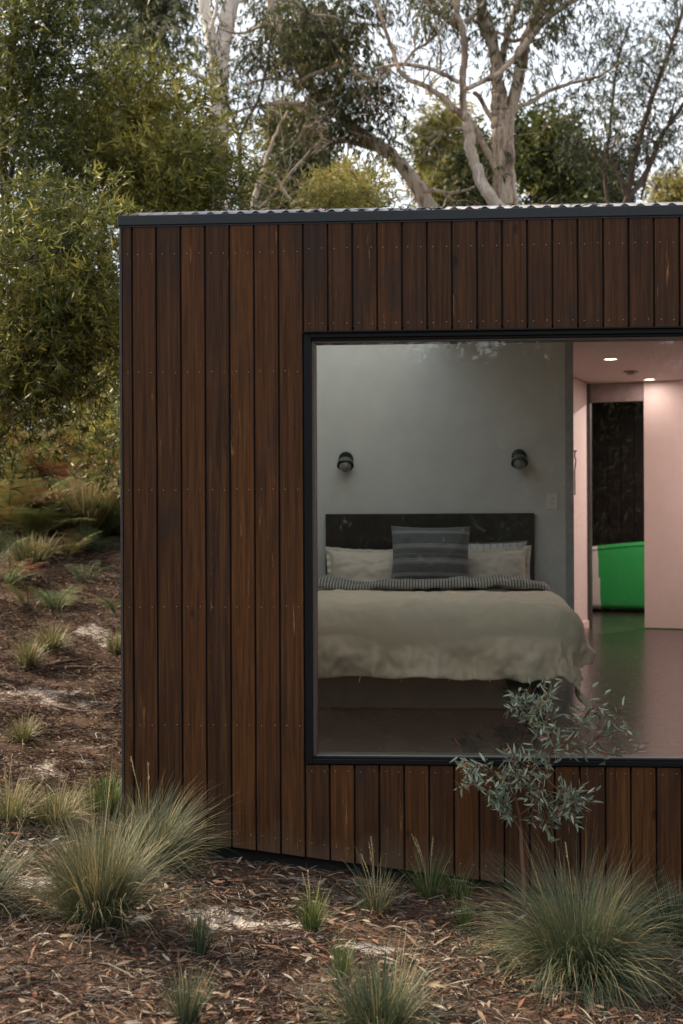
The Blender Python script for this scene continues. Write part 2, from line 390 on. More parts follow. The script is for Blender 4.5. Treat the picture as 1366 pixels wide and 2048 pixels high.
# cladding
cl = MB(); nl = MB()
def board(x0, x1, z0a, z0b, z1, r, y=None):
    yo = random.uniform(-.0015, .0015); g = .0042; b = .0025; x0 += g*.6; x1 -= g*1.5
    yf = -.022+yo; yb = .0
    def ring(xa, xb, yy): return [(xa, yy, z0a), (xb, yy, z0b), (xb, yy, z1), (xa, yy, z1)]
    v = ring(x0, x1, yb)+ring(x0, x1, yf+b)+ring(x0+b, x1-b, yf)
    f = []
    for k in (0, 4):
        for q in range(4): f.append((k+q, k+4+q, k+4+(q+1) % 4, k+(q+1) % 4)[::-1] if False else (k+q, k+(q+1) % 4, k+4+(q+1) % 4, k+4+q))
    f.append((8, 9, 10, 11))
    cl.add(v, f, r)
    return yf
def nail(x, y, z):
    x += random.uniform(-.003, .003); z += random.uniform(-.003, .003)
    M = Matrix.Translation((x, y, z)) @ Matrix.Rotation(PI/2, 4, 'X')
    lathe(nl, [(.0023, -.002), (.0023, .0005), (.0015, .0010), (0.00001, .0016)], M, 8)
zr = [Z(400, y) for y in (508, 745, 979, 1213, 1449)]
zUp = (Z(700, 497)); zUp2 = zWT+.045; zLo = zWB-.035
RND = [.3, .45, .35, .75, .1, .95, .7, .6]
YN = -.0235
for k in range(-1, 7):
    x0 = XA+k*PITCH if k >= 0 else XL+.008; x1 = XA+(k+1)*PITCH
    board(x0, x1, bot(x0), bot(x1), zFB+.004, RND[k+1])
    w = x1-x0
    for q in ((.24, .76) if k >= 0 else (.6,)):
        for z in zr: nail(x0+w*q, YN, z)
        nail(x0+w*q, YN, bot(x0+w*q)+.075)
for k in range(7, 44):
    x0 = XA+k*PITCH; x1 = x0+PITCH
    board(x0, x1, zWT+.004, zWT+.004, zFB+.004, random.choice([.08, .15, .22, .3, .5, .35]))
    rb = random.choice([.2, .5, .7, .85, .35])
    board(x0, x1, bot(x0), bot(x1), zWB-.004, rb)
    for q in (.24, .76):
        nail(x0+PITCH*q, YN, zUp); nail(x0+PITCH*q, YN, zUp2); nail(x0+PITCH*q, YN, zLo); nail(x0+PITCH*q, YN, bot(x0+PITCH*q)+.07)
# side cladding (faces -X)
DEPTH = 11.2
for k in range(40):
    y0 = .02+k*PITCH; y1 = y0+PITCH-.008
    r = random.random(); v = [(XL-.002, y0, -.6), (XL-.002, y1, -.6), (XL-.002, y1, zFB), (XL-.002, y0, zFB), (XL+.02, y0, -.6), (XL+.02, y1, -.6), (XL+.02, y1, zFB), (XL+.02, y0, zFB)]
    cl.add(v, [(0, 3, 2, 1), (0, 4, 7, 3), (1, 2, 6, 5), (0, 1, 5, 4), (4, 5, 6, 7)], r)
clo = cl.build('cladding', WOOD, cabin); nl.build('nail_heads', NAIL, clo)
# dark membrane behind the boards + black sheet as painted shade in the gap under them
m = MB()
box(m, (XL+.012, .001, -.45), (XW-.001, .03, zFT-.02))
box(m, (XW-.001, .001, zWT+.03), (XR, .03, zFT-.02))
vv = [(XW-.001, .001, bot(XW)+.03), (XR, .001, bot(XR)+.03), (XR, .001, zWB-.03), (XW-.001, .001, zWB-.03), (XW-.001, .03, bot(XW)+.03), (XR, .03, bot(XR)+.03), (XR, .03, zWB-.03), (XW-.001, .03, zWB-.03)]
m.add(vv, [(0, 1, 2, 3), (5, 4, 7, 6), (0, 3, 7, 4), (1, 5, 6, 2), (3, 2, 6, 7), (1, 0, 4, 5)])
box(m, (XL+.10, .05, -1.3), (XR, .08, -.30)); box(m, (XL+.02, .08, -1.3), (XL+.05, DEPTH, zFT-.05))
m.build('membrane_and_gap_shade', BLACK, cabin)
# corner trim
m = MB(); box(m, (XL-.004, -.0245, -.44), (XL+.0075, .018, zFB-.002), bev=.002); m.build('corner_trim', simple('weathered_corner', (.035, .028, .026), .6, 30, .3), cabin)
# fascia + capping
m = MB(); box(m, (XL-.008, -.034, zFB), (XR, .02, zFT), bev=.003); box(m, (XL-.008, -.026, zFB-.008), (XR, .0, zFB-.001)); box(m, (XL-.008, .022, zFB), (XL+.03, 5.2, zFT-.002), bev=.002)
m.build('fascia', FASC, cabin)
# corrugated roof
rp = .0762; amp = .0085; SL = .2138
SKX0, SKX1, SKY0, SKY1 = -1.44, -.05, .9, 3.68
rf = MB()
xr = np.arange(XL+.055, XR, rp/10); 
def roofz(x, y): return zFT+.0105+amp*np.cos((x-XL)*2*PI/rp)+SL*np.minimum(y, 5.0)-.04*np.maximum(y-5, 0)
for (xa, xb, ya, yb) in ((XL, XR, -.012, SKY0), (SKX1, XR, SKY0, SKY1), (XL, SKX0, SKY0, SKY1), (XL, XR, SKY1, 5.0), (XL, XR, 5.0, 11.4)):
    q = xr[(xr >= xa-rp/9) & (xr <= xb+rp/9)]; n = len(q)
    top = [np.stack([q, np.full(n, yy), roofz(q, yy)+dz], -1) for yy, dz in ((ya, 0), (yb, 0), (ya, -.0015))]
    v = np.vstack(top[:2]+[top[2]]); i = np.arange(n-1)
    rf.add(v, np.vstack([np.stack([i, i+1, n+i+1, n+i], -1), np.stack([2*n+i, 2*n+i+1, i+1, i], -1)]))
rfo = rf.build('roof_sheet', ROOFM, cabin, smooth=True)
m = MB()
for k in range(int((XR-XL)/rp)):
    if k % 2 == 0 or k % 5 == 1:
        x = XL+rp*(k+1); 
        for y in (.035, .05 + 4.9):
            lathe(m, [(.007, 0), (.007, .003), (.0045, .004), (.0045, .009), (0.0001, .0095)], Matrix.Translation((x, y+random.uniform(-.008, .008), float(roofz(x, y))-.001)), 6)
m.build('roof_screws', simple('screw_steel', (.05, .05, .055), .5), rfo)
m = MB()
for _ in range(60):
    x = random.uniform(-.9, 1.1); y = random.uniform(.0, .12)
P_ = np.array([(random.uniform(-1.0, .9), random.uniform(0, .25)) for _ in range(80)])
Pz = np.stack([P_[:, 0], P_[:, 1], roofz(P_[:, 0], P_[:, 1])+.008], -1)
leaves(m, Pz, nrm(RNG.normal(0, 1, (80, 3))*np.array([1, .7, .12])), RNG.uniform(.03, .09, 80), .008, RNG.uniform(.2, .8, 80), detail=True)
tag(m.build('roof_litter', mat_litter()), 'dry fallen leaves caught along the front edge of the corrugated roof', 'leaf litter', kind='stuff')
# window
win = MB()
xwi = X(631); zti = (Z(650, 685)+Z(1300, 677))/2; zbi = (Z(650, 1511)+Z(1300, 1514.5))/2
def hbar(m, x0, x1, z0, z1, y0, y1, bev=.002): box(m, (x0, y0, z0), (x1, y1, z1), bev=bev)
x0 = XW+.002
xs1 = X(624)
hbar(win, x0, xs1, zWB+.002, zWT-.002, -.030, .05); hbar(win, xs1+.0005, XR, zti+.022, zWT-.002, -.030, .05); hbar(win, xs1+.0005, XR, zWB+.002, zbi-.016, -.030, .05)
hbar(win, xs1+.001, XR, zti+.010, zti+.0215, -.015, .05, .001); hbar(win, xs1+.001, XR, zbi-.0155, zbi-.006, -.015, .05, .001)
wino = win.build('window_frame', DARKM, cabin)
m = MB(); hbar(m, XW-.002, XR, zWT-.001, zWT+.007, -.046, -.001, .001); m.build('flashing', DARKM, wino)
m = MB()
hbar(m, xs1+.001, xwi-.001, zbi-.005, zti+.009, .0, .12, .001); hbar(m, xwi, XR, zti, zti+.009, .0, .12, .001); 
m.build('reveal', LINERM, wino)
m = MB(); hbar(m, xwi, XR, zbi-.0055, zbi, .002, .12, .001); m.build('sill', simple('sill_metal', (.16, .165, .15), .35, 20, .1, metal=.3), wino)
m = MB(); m.add([(xs1, .02, zbi-.012), (XR, .02, zbi-.012), (XR, .02, zti+.02), (xs1, .02, zti+.02)], [(0, 1, 2, 3)]); m.build('window_pane', GLASS, wino)

# ------------------------------------------------------------------ interior
ZCL = ZC+1.33; YH = 3.72
XH = float(at(1146, 1024, YH)[0])
# structural shell: room side surfaces
m = MB()
box(m, (XL+.10, YH, 0), (XH, YH+.12, ZCL-.002)); head = m.build('bedroom_wall', PLAST, cabin)
m = MB(); box(m, (XH-.055, YH-.006, 0), (XH+.006, YH-.001, ZCL-.003)); m.build('wall_end_trim', simple('trim_grey', (.34, .35, .345), .6), cabin)
m = MB(); box(m, (XL+.10, .125, .0), (XL+.13, YH, ZCL-.002)); 
box(m, (XL+.131, .121, zti+.01), (XR, .124, ZCL-.002)); box(m, (XL+.131, .121, 0), (xwi-.004, .124, zti+.01))
m.build('side_wall', PLAST, cabin)
m = MB(); box(m, (XL+.08, .10, -.12), (XR, DEPTH+3, 0)); m.build('floor', FLOORM, cabin)
# ceiling with skylight opening
XD = XH+.02
m = MB()
for a, b in (((XL+.08, .10), (XD, SKY0)), ((XL+.08, SKY1), (XD, YH+.12)), ((XL+.08, SKY0), (SKX0, SKY1)), ((SKX1, SKY0), (XD, SKY1))):
    box(m, (a[0], a[1], ZCL), (b[0], b[1], ZCL+.06))
# skylight shaft
zf_ = float(zFT+SL*SKY0)-.03; zk_ = float(zFT+SL*SKY1)-.03
box(m, (SKX0, SKY0-.02, ZCL+.061), (SKX1, SKY0, zf_)); box(m, (SKX0, SKY1, ZCL+.061), (SKX1, SKY1+.02, zk_))
for xa, xb in ((SKX0-.02, SKX0), (SKX1, SKX1+.02)):
    y0_, y1_ = SKY0-.02, SKY1+.02
    v = [(xa, y0_, ZCL+.061), (xb, y0_, ZCL+.061), (xb, y1_, ZCL+.061), (xa, y1_, ZCL+.061), (xa, y0_, zf_-.004), (xb, y0_, zf_-.004), (xb, y1_, zk_-.004), (xa, y1_, zk_-.004)]
    m.add(v, [(0, 3, 2, 1), (4, 5, 6, 7), (0, 1, 5, 4), (1, 2, 6, 5), (2, 3, 7, 6), (3, 0, 4, 7)])
m.build('bedroom_ceiling', CEILW, cabin)
m = MB(); box(m, (XD, .10, ZCL+.0), (XR, DEPTH+3, ZCL+.06)); box(m, (XL+.08, YH+.12, ZCL), (XD, DEPTH+3, ZCL+.06)); m.build('hall_ceiling', CEIL, cabin)
m = MB(); box(m, (XR-.002, .03, -.9), (XR+.1, DEPTH+3, zFB)); box(m, (XL+.08, DEPTH+3, -.2), (XR, DEPTH+3.1, ZCL+.1)); m.build('outer_wall', simple('outer_wall_paint', (.4, .33, .3)), cabin)
# hall: turned by about 17 degrees from the facade
def floor_px(px, py): return atz(px, py, 0.0)
A = floor_px(1175.5, 1254.5); B0 = floor_px(1152, 1261.5)
dv = nrm((A-B0)[:2]); 
ang = math.atan((1778-885)/F_PX)*.97
dv = np.array([math.sin(ang), math.cos(ang)])  # direction into the building
nv = np.array([dv[1], -dv[0]])                 # to the right
def obox(m, o, u0, u1, w0, w1, z0, z1):
    """box in the hall frame: u to the right (nv), w inwards (dv), from point o"""
    c = [(u0, w0), (u1, w0), (u1, w1), (u0, w1)]
    p = [(o[0]+nv[0]*u+dv[0]*w, o[1]+nv[1]*u+dv[1]*w) for u, w in c]
    v = [(*q, z0) for q in p]+[(*q, z1) for q in p]
    m.add(v, [(0, 3, 2, 1), (4, 5, 6, 7), (0, 1, 5, 4), (1, 2, 6, 5), (2, 3, 7, 6), (3, 0, 4, 7)])
def hall_u(px, w):   # u at which the ray through px hits the plane w
    d = ray(px, 1024); o = A[:2]; c = CP[:2]
    t = (w-np.dot(c-o, dv))/np.dot(d[:2], dv); p = c+d[:2]*t; return float(np.dot(p-o, nv))
m = MB(); obox(m, A, -.12, 0, -3.6, 0, 0, ZCL-.002); m.build('hall_wall', PINK, cabin)
m = MB(); obox(m, A, .001, .016, -3.6, -.002, 0, .075); m.build('skirting_board', SKIRT, cabin)
uJ = hall_u(1288.5, 0)
m = MB(); obox(m, A, uJ, 4.2, 0, .10, .012, ZCL-.003); m.build('sliding_door', PINK, cabin)
m = MB(); obox(m, A, -.004, .032, -.001, .10, 0, ZCL-.004); m.build('door_jamb', simple('jamb_dark', (.05, .045, .045), .4), cabin)
zH = ZC+(1024-807)/F_PX*float(np.dot(A-CP, FW))
m = MB(); obox(m, A, .034, uJ-.002, .02, .08, zH, ZCL-.004); m.build('transom', simple('transom_grey', (.22, .17, .165), .4), cabin)
WB = 2.75
m = MB()
for k in range(18):
    obox(m, A, -1.4+k*.16, -1.4+k*.16+.152, WB, WB+.02, 0, ZCL-.004); m.r[-1][:] = random.random()
m.build('hall_cladding', simple('black_stained_lining', (.010, .007, .007), .3, 40, .4), cabin)
m = MB(); obox(m, A, -1.45, 1.6, WB+.021, WB+.06, 0, ZCL); obox(m, A, -1.45, -1.4, .1, WB, 0, ZCL); obox(m, A, -1.4, -.125, .0, .05, 0, ZCL-.004); obox(m, A, 1.6, 1.66, .1, WB+.06, 0, ZCL); m.build('hall_end_wall', BLACK, cabin)

# downlights + detector
EM, nt = newmat('lamp_glow'); nn = N_(nt); e = nn('ShaderNodeEmission'); e.inputs[0].default_value = (1, .87, .74, 1); e.inputs[1].default_value = 9; o_ = nn('ShaderNodeOutputMaterial'); nt.links.new(e.outputs[0], o_.inputs[0])
WHITE = simple('white_plastic', (.75, .70, .68), .4)
def downlight(x, y, label, power):
    t = thing('downlight', label, 'ceiling light', (x, y, ZCL), 'downlights in the hall ceiling')
    m = MB(); lathe(m, [(.068, -.0005), (.068, -.006), (.060, -.009), (.055, -.004), (.055, -.0005)], Matrix.Translation((x, y, ZCL))); m.build('trim_ring', WHITE, t, smooth=False)
    m = MB(); lathe(m, [(.0546, -.003), (.00001, -.003)], Matrix.Translation((x, y, ZCL))); m.build('diffuser', EM, t)
    l = bpy.data.lights.new('downlight_lamp', 'AREA'); l.shape = 'DISK'; l.size = .10; l.energy = power; l.color = (1, .79, .72); l.spread = PI
    lo = bpy.data.objects.new('downlight_lamp', l); COL.objects.link(lo); lo.parent = t; lo.location = (0, 0, -.014)
DL = 2
for px, py, lb in ((1221, 717, 'round recessed ceiling light in the hall, the nearer one left of the smoke detector'), (1299, 758, 'round recessed ceiling light in the hall, the farther one right of the smoke detector')):
    p = atz(px, py, ZCL); downlight(p[0], p[1], lb, DL)
p = atz(1262, 742, ZCL)

for (lx, ly, pw, lb) in ((3.0, 5.0, 26, 'recessed ceiling light in the hall nearest the big window, out to the right'), (3.3, 6.6, 26, 'recessed ceiling light in the middle of the hall, out to the right')):
    downlight(lx, ly, lb, pw)
q_ = A[:2]+nv*.9+dv*.9; downlight(q_[0], q_[1], 'unseen ceiling light added in the end room to brighten the paddle board', 42)  # unseen fill lamp, added so the board in the end room shows up
t = thing('smoke_detector', 'small flat smoke detector on the hall ceiling between two lights', 'smoke detector', (p[0], p[1], ZCL))
m = MB(); lathe(m, [(.07, -.0005), (.07, -.012), (.062, -.016), (.05, -.017), (.045, -.032), (.03, -.038), (.00001, -.040)], Matrix.Translation((p[0], p[1], ZCL))); m.build('housing', simple('detector_grey', (.30, .25, .24), .5), t, smooth=True)
m = MB(); lathe(m, [(.072, -.013), (.073, -.0135), (.072, -.0145)], Matrix.Translation((p[0], p[1], ZCL))); m.build('vent_slot', BLACK, t)
# hanging cord on the hall wall
m = MB(); q0 = at(1150, 905, 6.2)
hk = [at(px, py, 6.2) for px, py in ((1150.5, 902), (1149.5, 912), (1151.5, 921), (1150.5, 932), (1149.5, 945), (1149.8, 990))]
tube(m, crom(hk, 5), .006, 6); tube(m, [at(1147, 902.5, 6.2), at(1154, 901.5, 6.2)], .006, 6)
ho = m.build('hanging_cord', BLACK, smooth=True); tag(ho, 'thin black cord hanging from a peg beside the bedroom wall edge', 'cord')

# paddle board standing on its long edge in the far room
def mat_board():
    m, nt = newmat('board_green_white'); nn = N_(nt)
    c = ramp(nn, attr(nn, 'rnd'), [(0, (.62, .55, .52)), (.5, (.03, .30, .075)), (.9, (.008, .02, .014))], 'CONSTANT')
    finish(nn, c, .35, noise_(nn, 6, 2), .05, .01); return m
wP = 2.3; zb = .02
ub0 = hall_u(1176, wP); ub1 = hall_u(1215, wP)
dB = lambda px: float(np.dot(np.array([*(A[:2]+nv*hall_u(px, wP)+dv*wP), 0])-np.array([CP[0], CP[1], 0]), FW))
t = thing('paddle_board', 'green paddle board with a white nose band lying on its edge', 'paddle board', (*(A[:2]+nv*.4+dv*wP), 0))
def zpx(px, py): return ZC+(1024-py)/F_PX*dB(px)
ul = np.linspace(hall_u(1150, wP), hall_u(1150, wP)+1.9, 300); uz0 = hall_u(1180, wP)
m = MB(); ztop0 = zpx(1180, 1094); 
u_w = hall_u(1196, wP); slope = (zpx(1288, 1085)-zpx(1180, 1094))/(hall_u(1288, wP)-hall_u(1180, wP))
hh = []
K = 20
for u in ul:
    du = u-uz0; top = ztop0-.008+slope*1.45*du-.05*du*abs(du); b_ = .035
    top = b_+(top-b_)*min(1, math.sqrt(max(0.0, 1-max(0, (du-1.3)/.6)**2)))
    T = .065; ring = []
    for k in range(K):
        a = 2*PI*k/K; ca, sa = math.cos(a), math.sin(a)
        zz_ = (top+b_)/2+(top-b_)/2*np.sign(sa)*abs(sa)**.35; w = wP+T*np.sign(ca)*abs(ca)**.35*-1
        p = A[:2]+nv*u+dv*w; ring.append((p[0], p[1], zz_))
    hh.append(ring)
V = np.array(hh).reshape(-1, 3); fs = []; rr = []
for i_ in range(len(ul)-1):
    for k in range(K):
        fs.append((i_*K+k, i_*K+(k+1) % K, (i_+1)*K+(k+1) % K, (i_+1)*K+k))
        zc_ = (V[fs[-1][0]][2]+V[fs[-1][1]][2])/2
        lim = u_w+ (0.045)*(1-(zc_/.75))
        rr.append(.1 if ul[i_] < lim else .6)
m.add(V, np.array(fs), rr)
m.add(np.vstack([V[:K], V[:K].mean(0)]), [((k+1) % K, k, K) for k in range(K)], .1)
m.build('hull', mat_board(), t, smooth=True)
def seamline(off):
    pts = []
    for u in ul[1:-110]:
        du = u-uz0; top = ztop0-.008+slope*1.45*du-.05*du*abs(du)
        z = top-off if off > 0 else .035-off
        p = A[:2]+nv*u+dv*(wP-.067); pts.append((p[0], p[1], z))
    return pts
SEAM = simple('seam_dark', (.01, .06, .02), .5)
for o_s in (.045, -.05):
    m = MB(); tube(m, seamline(o_s), .0035, 5); m.build('seam', SEAM, t)

# ------------------------------------------------------------------ bedroom things
def cloth_mat(name, ca, cb, weave=900, bs=.6):
    m, nt = newmat(name); nn = N_(nt)
    n = noise_(nn, 5, 6, rough=.65); n2 = noise_(nn, weave, 2, stretch=(1, .25, 1)); n3 = noise_(nn, 16, 6, rough=.75)
    c = mixc(nn, n, ca, cb); c = mixc(nn, math_(nn, 'MULTIPLY', n2, .3), c, tuple(q*.6 for q in ca))
    finish(nn, c, .9, math_(nn, 'ADD', math_(nn, 'MULTIPLY', n3, 1.0), math_(nn, 'MULTIPLY', n2, .25)), bs, .006, spec=.15, sheen=.2); return m
YHB = YH-.035
a = at(651, 1029, YHB); b = at(1069, 1025, YHB)
bed = thing('bed', 'double bed with a tall dark timber headboard behind the window', 'bed', ((a[0]+b[0])/2, 2.6, 0))
HBM, nt = newmat('dark_veneer'); nn = N_(nt); n = noise_(nn, 14, 6, stretch=(1, 1, .06)); finish(nn, ramp(nn, n, [(.3, (.010, .008, .006)), (.7, (.030, .022, .015))]), .35, n, .1, .002)
m = MB(); box(m, (a[0], YHB, .12), (b[0], YH-.004, (a[2]+b[2])/2), bev=.004); m.build('headboard', HBM, bed)
BX0, BX1, BY0, BY1 = a[0]+.04, b[0]-.03, 1.62, YHB-.012
m = MB(); box(m, (BX0+.02, BY0+.06, .14), (BX1-.02, BY1-.02, .30), bev=.01); m.build('bed_base', BLACK, bed)
sk = MB(); per = [(BX0+.0, BY1-.05), (BX0+.0, BY0+.03), (BX1-.0, BY0+.03), (BX1-.0, BY1-.05)]
pts_ = []
for (xa, ya), (xb, yb) in zip(per[:-1], per[1:]):
    n_ = int(math.hypot(xb-xa, yb-ya)/.012); pts_ += [(xa+(xb-xa)*q/n_, ya+(yb-ya)*q/n_) for q in range(n_)]
pts_.append(per[-1]); rows = []
for kz, zq in enumerate(np.linspace(.40, .012, 8)):
    row = []
    for q, (xq, yq) in enumerate(pts_):
        w_ = .004+.014*kz/7; o_ = w_*noise.noise(Vector((q*.11, kz*.12, 2.2)))*2; cxm = (BX0+BX1)/2; dxx = 1 if xq > cxm else -1
        onfoot = abs(yq-(BY0+.03)) < 1e-6; row.append((xq+(0 if onfoot else o_*dxx), yq-(o_ if onfoot else 0), zq))
    rows.append(row)
Pn = len(pts_); i_ = np.arange(7)[:, None]*Pn; j_ = np.arange(Pn-1)[None]
sk.add(np.array(rows).reshape(-1, 3), np.stack([i_+j_, i_+Pn+j_, i_+Pn+j_+1, i_+j_+1], -1).reshape(-1, 4)); sk.build('bed_skirt', cloth_mat('skirt_fabric', (.060, .070, .054), (.080, .090, .070)), bed, smooth=True)
for lx in (BX0+.1, BX1-.14):
    for ly in (BY0+.14, BY1-.2):
        m = MB(); box(m, (lx, ly, 0), (lx+.05, ly+.05, .139)); m.build('leg', HBM, bed)
m = MB(); box(m, (BX0+.01, BY0+.03, .302), (BX1-.01, BY1-.01, .53), bev=.05); m.build('mattress', simple('mattress_white', (.6, .58, .55), .9), bed, smooth=True)

LINEN = cloth_mat('oat_linen', (.66, .56, .41), (.78, .67, .50))
LINENP = cloth_mat('pillow_linen', (.60, .53, .44), (.70, .62, .52))
def stripe_mat(name, base, line, freq, width, axis_='Z', fuzzy=.03, extra=None):
    m, nt = newmat(name); nn = N_(nt); tc = nn('ShaderNodeTexCoord').outputs['UV']
    s = nn('ShaderNodeSeparateXYZ'); nt.links.new(tc, s.inputs[0]); c0 = s.outputs[axis_]
    fr = math_(nn, 'FRACT', math_(nn, 'MULTIPLY', c0, freq)); d = math_(nn, 'ABSOLUTE', math_(nn, 'SUBTRACT', fr, .5))
    k = ramp(nn, d, [(width, (1, 1, 1)), (width+fuzzy, (0, 0, 0))])
    n2 = noise_(nn, 500, 2); n = noise_(nn, 20, 5)
    c = mixc(nn, k, base, line)
    if extra:
        for pos, wd in extra:
            dd = math_(nn, 'ABSOLUTE', math_(nn, 'SUBTRACT', c0, pos)); kk = ramp(nn, dd, [(wd, (1, 1, 1)), (wd+.006, (0, 0, 0))]); c = mixc(nn, math_(nn, 'MULTIPLY', kk, .55), c, line)
    c = mixc(nn, math_(nn, 'MULTIPLY', n2, .4), c, tuple(q*.5 for q in base))
    finish(nn, c, .9, math_(nn, 'ADD', n, math_(nn, 'MULTIPLY', n2, .3)), .25, .004, spec=.15, sheen=.2); return m
# duvet
def drape(name, mat, x0, x1, y0, y1, top, ov, ovf, res, amp, seed, R=.07, thick=0, ov_back=0, hem=.03, flare=.22, parent=None, ground=.04, uv=False, roll=0.0):
    """cloth over the rectangle x0..x1, y0..y1: ov hangs at the sides, ovf at the foot (y0)"""
    na = int((x1-x0+2*ov)/res); nb = int((y1-y0+ovf)/res)
    aa = np.linspace(x0-ov, x1+ov, na); bb = np.linspace(y0-ovf, y1, nb); Aq, Bq = np.meshgrid(aa, bb)
    cx = np.clip(Aq, x0, x1); cy = np.clip(Bq, y0, None); dx = Aq-cx; dy = Bq-cy; r = np.hypot(dx, dy)
    # the hem is gathered: length of the hang varies along the edge
    s = np.where(np.abs(dy) > np.abs(dx), Aq, Bq+5)
    sc = np.array([[noise.noise(Vector((q*3.1+seed, seed, 0)))+.35*noise.noise(Vector((q*9+seed, seed, 4))) for q in row] for row in s])
    ux = np.where(r > 0, dx/np.maximum(r, 1e-6), 0); uy = np.where(r > 0, dy/np.maximum(r, 1e-6), 0)
    r = r*(1+hem*sc*2)
    arc = R*PI/2; th = np.clip(r/R, 0, PI/2)
    hor = R*np.sin(th); dn = R*(1-np.cos(th)); ex = np.maximum(r-arc, 0)
    corner = 2*np.abs(ux*uy)
    fl = flare*(1-.55*corner)
    hor = hor+ex*fl; dn = dn+ex*np.sqrt(np.maximum(.05, 1-fl**2*.6))
    Xq = cx+ux*hor; Yq = cy+uy*hor; Zq = top-dn
    ph = np.array([[noise.noise(Vector((x*3.1+seed, y*3.4, seed*.7))) + .45*noise.noise(Vector((x*9+seed, y*8, 2.))) + .22*noise.noise(Vector((x*22, y*20, seed))) for x, y in zip(rx, ry)] for rx, ry in zip(Aq, Bq)])
    edge = np.minimum(1, ex/.12)
    fold = np.array([[noise.ridged_multi_fractal(Vector((q*5.5+seed, z*.9, seed)), 1.0, 2.0, 3, 1.0, 2.0)-.9 for q, z in zip(rs, rz)] for rs, rz in zip(s, ex)])
    puff = amp*(.6+1.0*edge)*ph+edge*.030*fold
    Zq = Zq+puff*(1-.8*edge); Xq = Xq+ux*puff*edge*1.6; Yq = Yq+uy*puff*edge*1.6
    if roll: Zq = Zq+roll*np.sqrt(np.clip(np.sin(PI*np.clip((Bq-y0+.03)/(y1-y0+.03), 0, 1)), 0, 1))*(1-.6*edge)
    Zq = np.maximum(Zq, ground)
    i = np.arange(nb-1)[:, None]*na; j = np.arange(na-1)[None]
    m = MB(); m.add(np.stack([Xq, Yq, Zq], -1).reshape(-1, 3), np.stack([i+j, i+j+1, i+na+j+1, i+na+j], -1).reshape(-1, 4))
    o = m.build(name, mat, parent, smooth=True)
    if uv:
        me = o.data; u = me.uv_layers.new(name='UVMap'); li = np.empty(len(me.loops), int); me.loops.foreach_get('vertex_index', li)
        U = np.stack([(Aq.ravel()-x0), (Bq.ravel()-y0)], -1)[li]; u.data.foreach_set('uv', U.ravel())
    if thick:
        md = o.modifiers.new('thickness', 'SOLIDIFY'); md.thickness = thick; md.offset = -1
    return o
duv = drape('duvet', LINEN, BX0+.02, BX1+.0, BY0+.02, 3.02, .665, .50, .56,   .012, .044, 3.1, R=.20, hem=.035, thick=.009)
tag(duv, 'rumpled oatmeal linen duvet draped over the bed, its wavy hem hanging at the foot', 'duvet')
for px in (719, 803, 897, 980):      # ties hanging from the hem
    p = at(px, 1352, 1.41); m = MB(); tube(m, crom([p+[0, 0, .03], p+[.004, -.004, 0], p+[-.002, -.006, -.035]], 4), .003, 5)
    m.build('hem_tie', LINENP, duv)
THR = stripe_mat('ticking_stripe', (.42, .40, .35), (.07, .07, .07), 48, .24, 'X', .06)
thr = drape('throw_blanket', THR, BX0+.0, BX1+.01, 2.86, 3.20, .690, .20, .03, .010, .065, 8.3, R=.09, hem=.1, uv=True, roll=.05, thick=.012, flare=.3)
tag(thr, 'crumpled pinstriped throw blanket folded across the bed below the pillows', 'blanket')
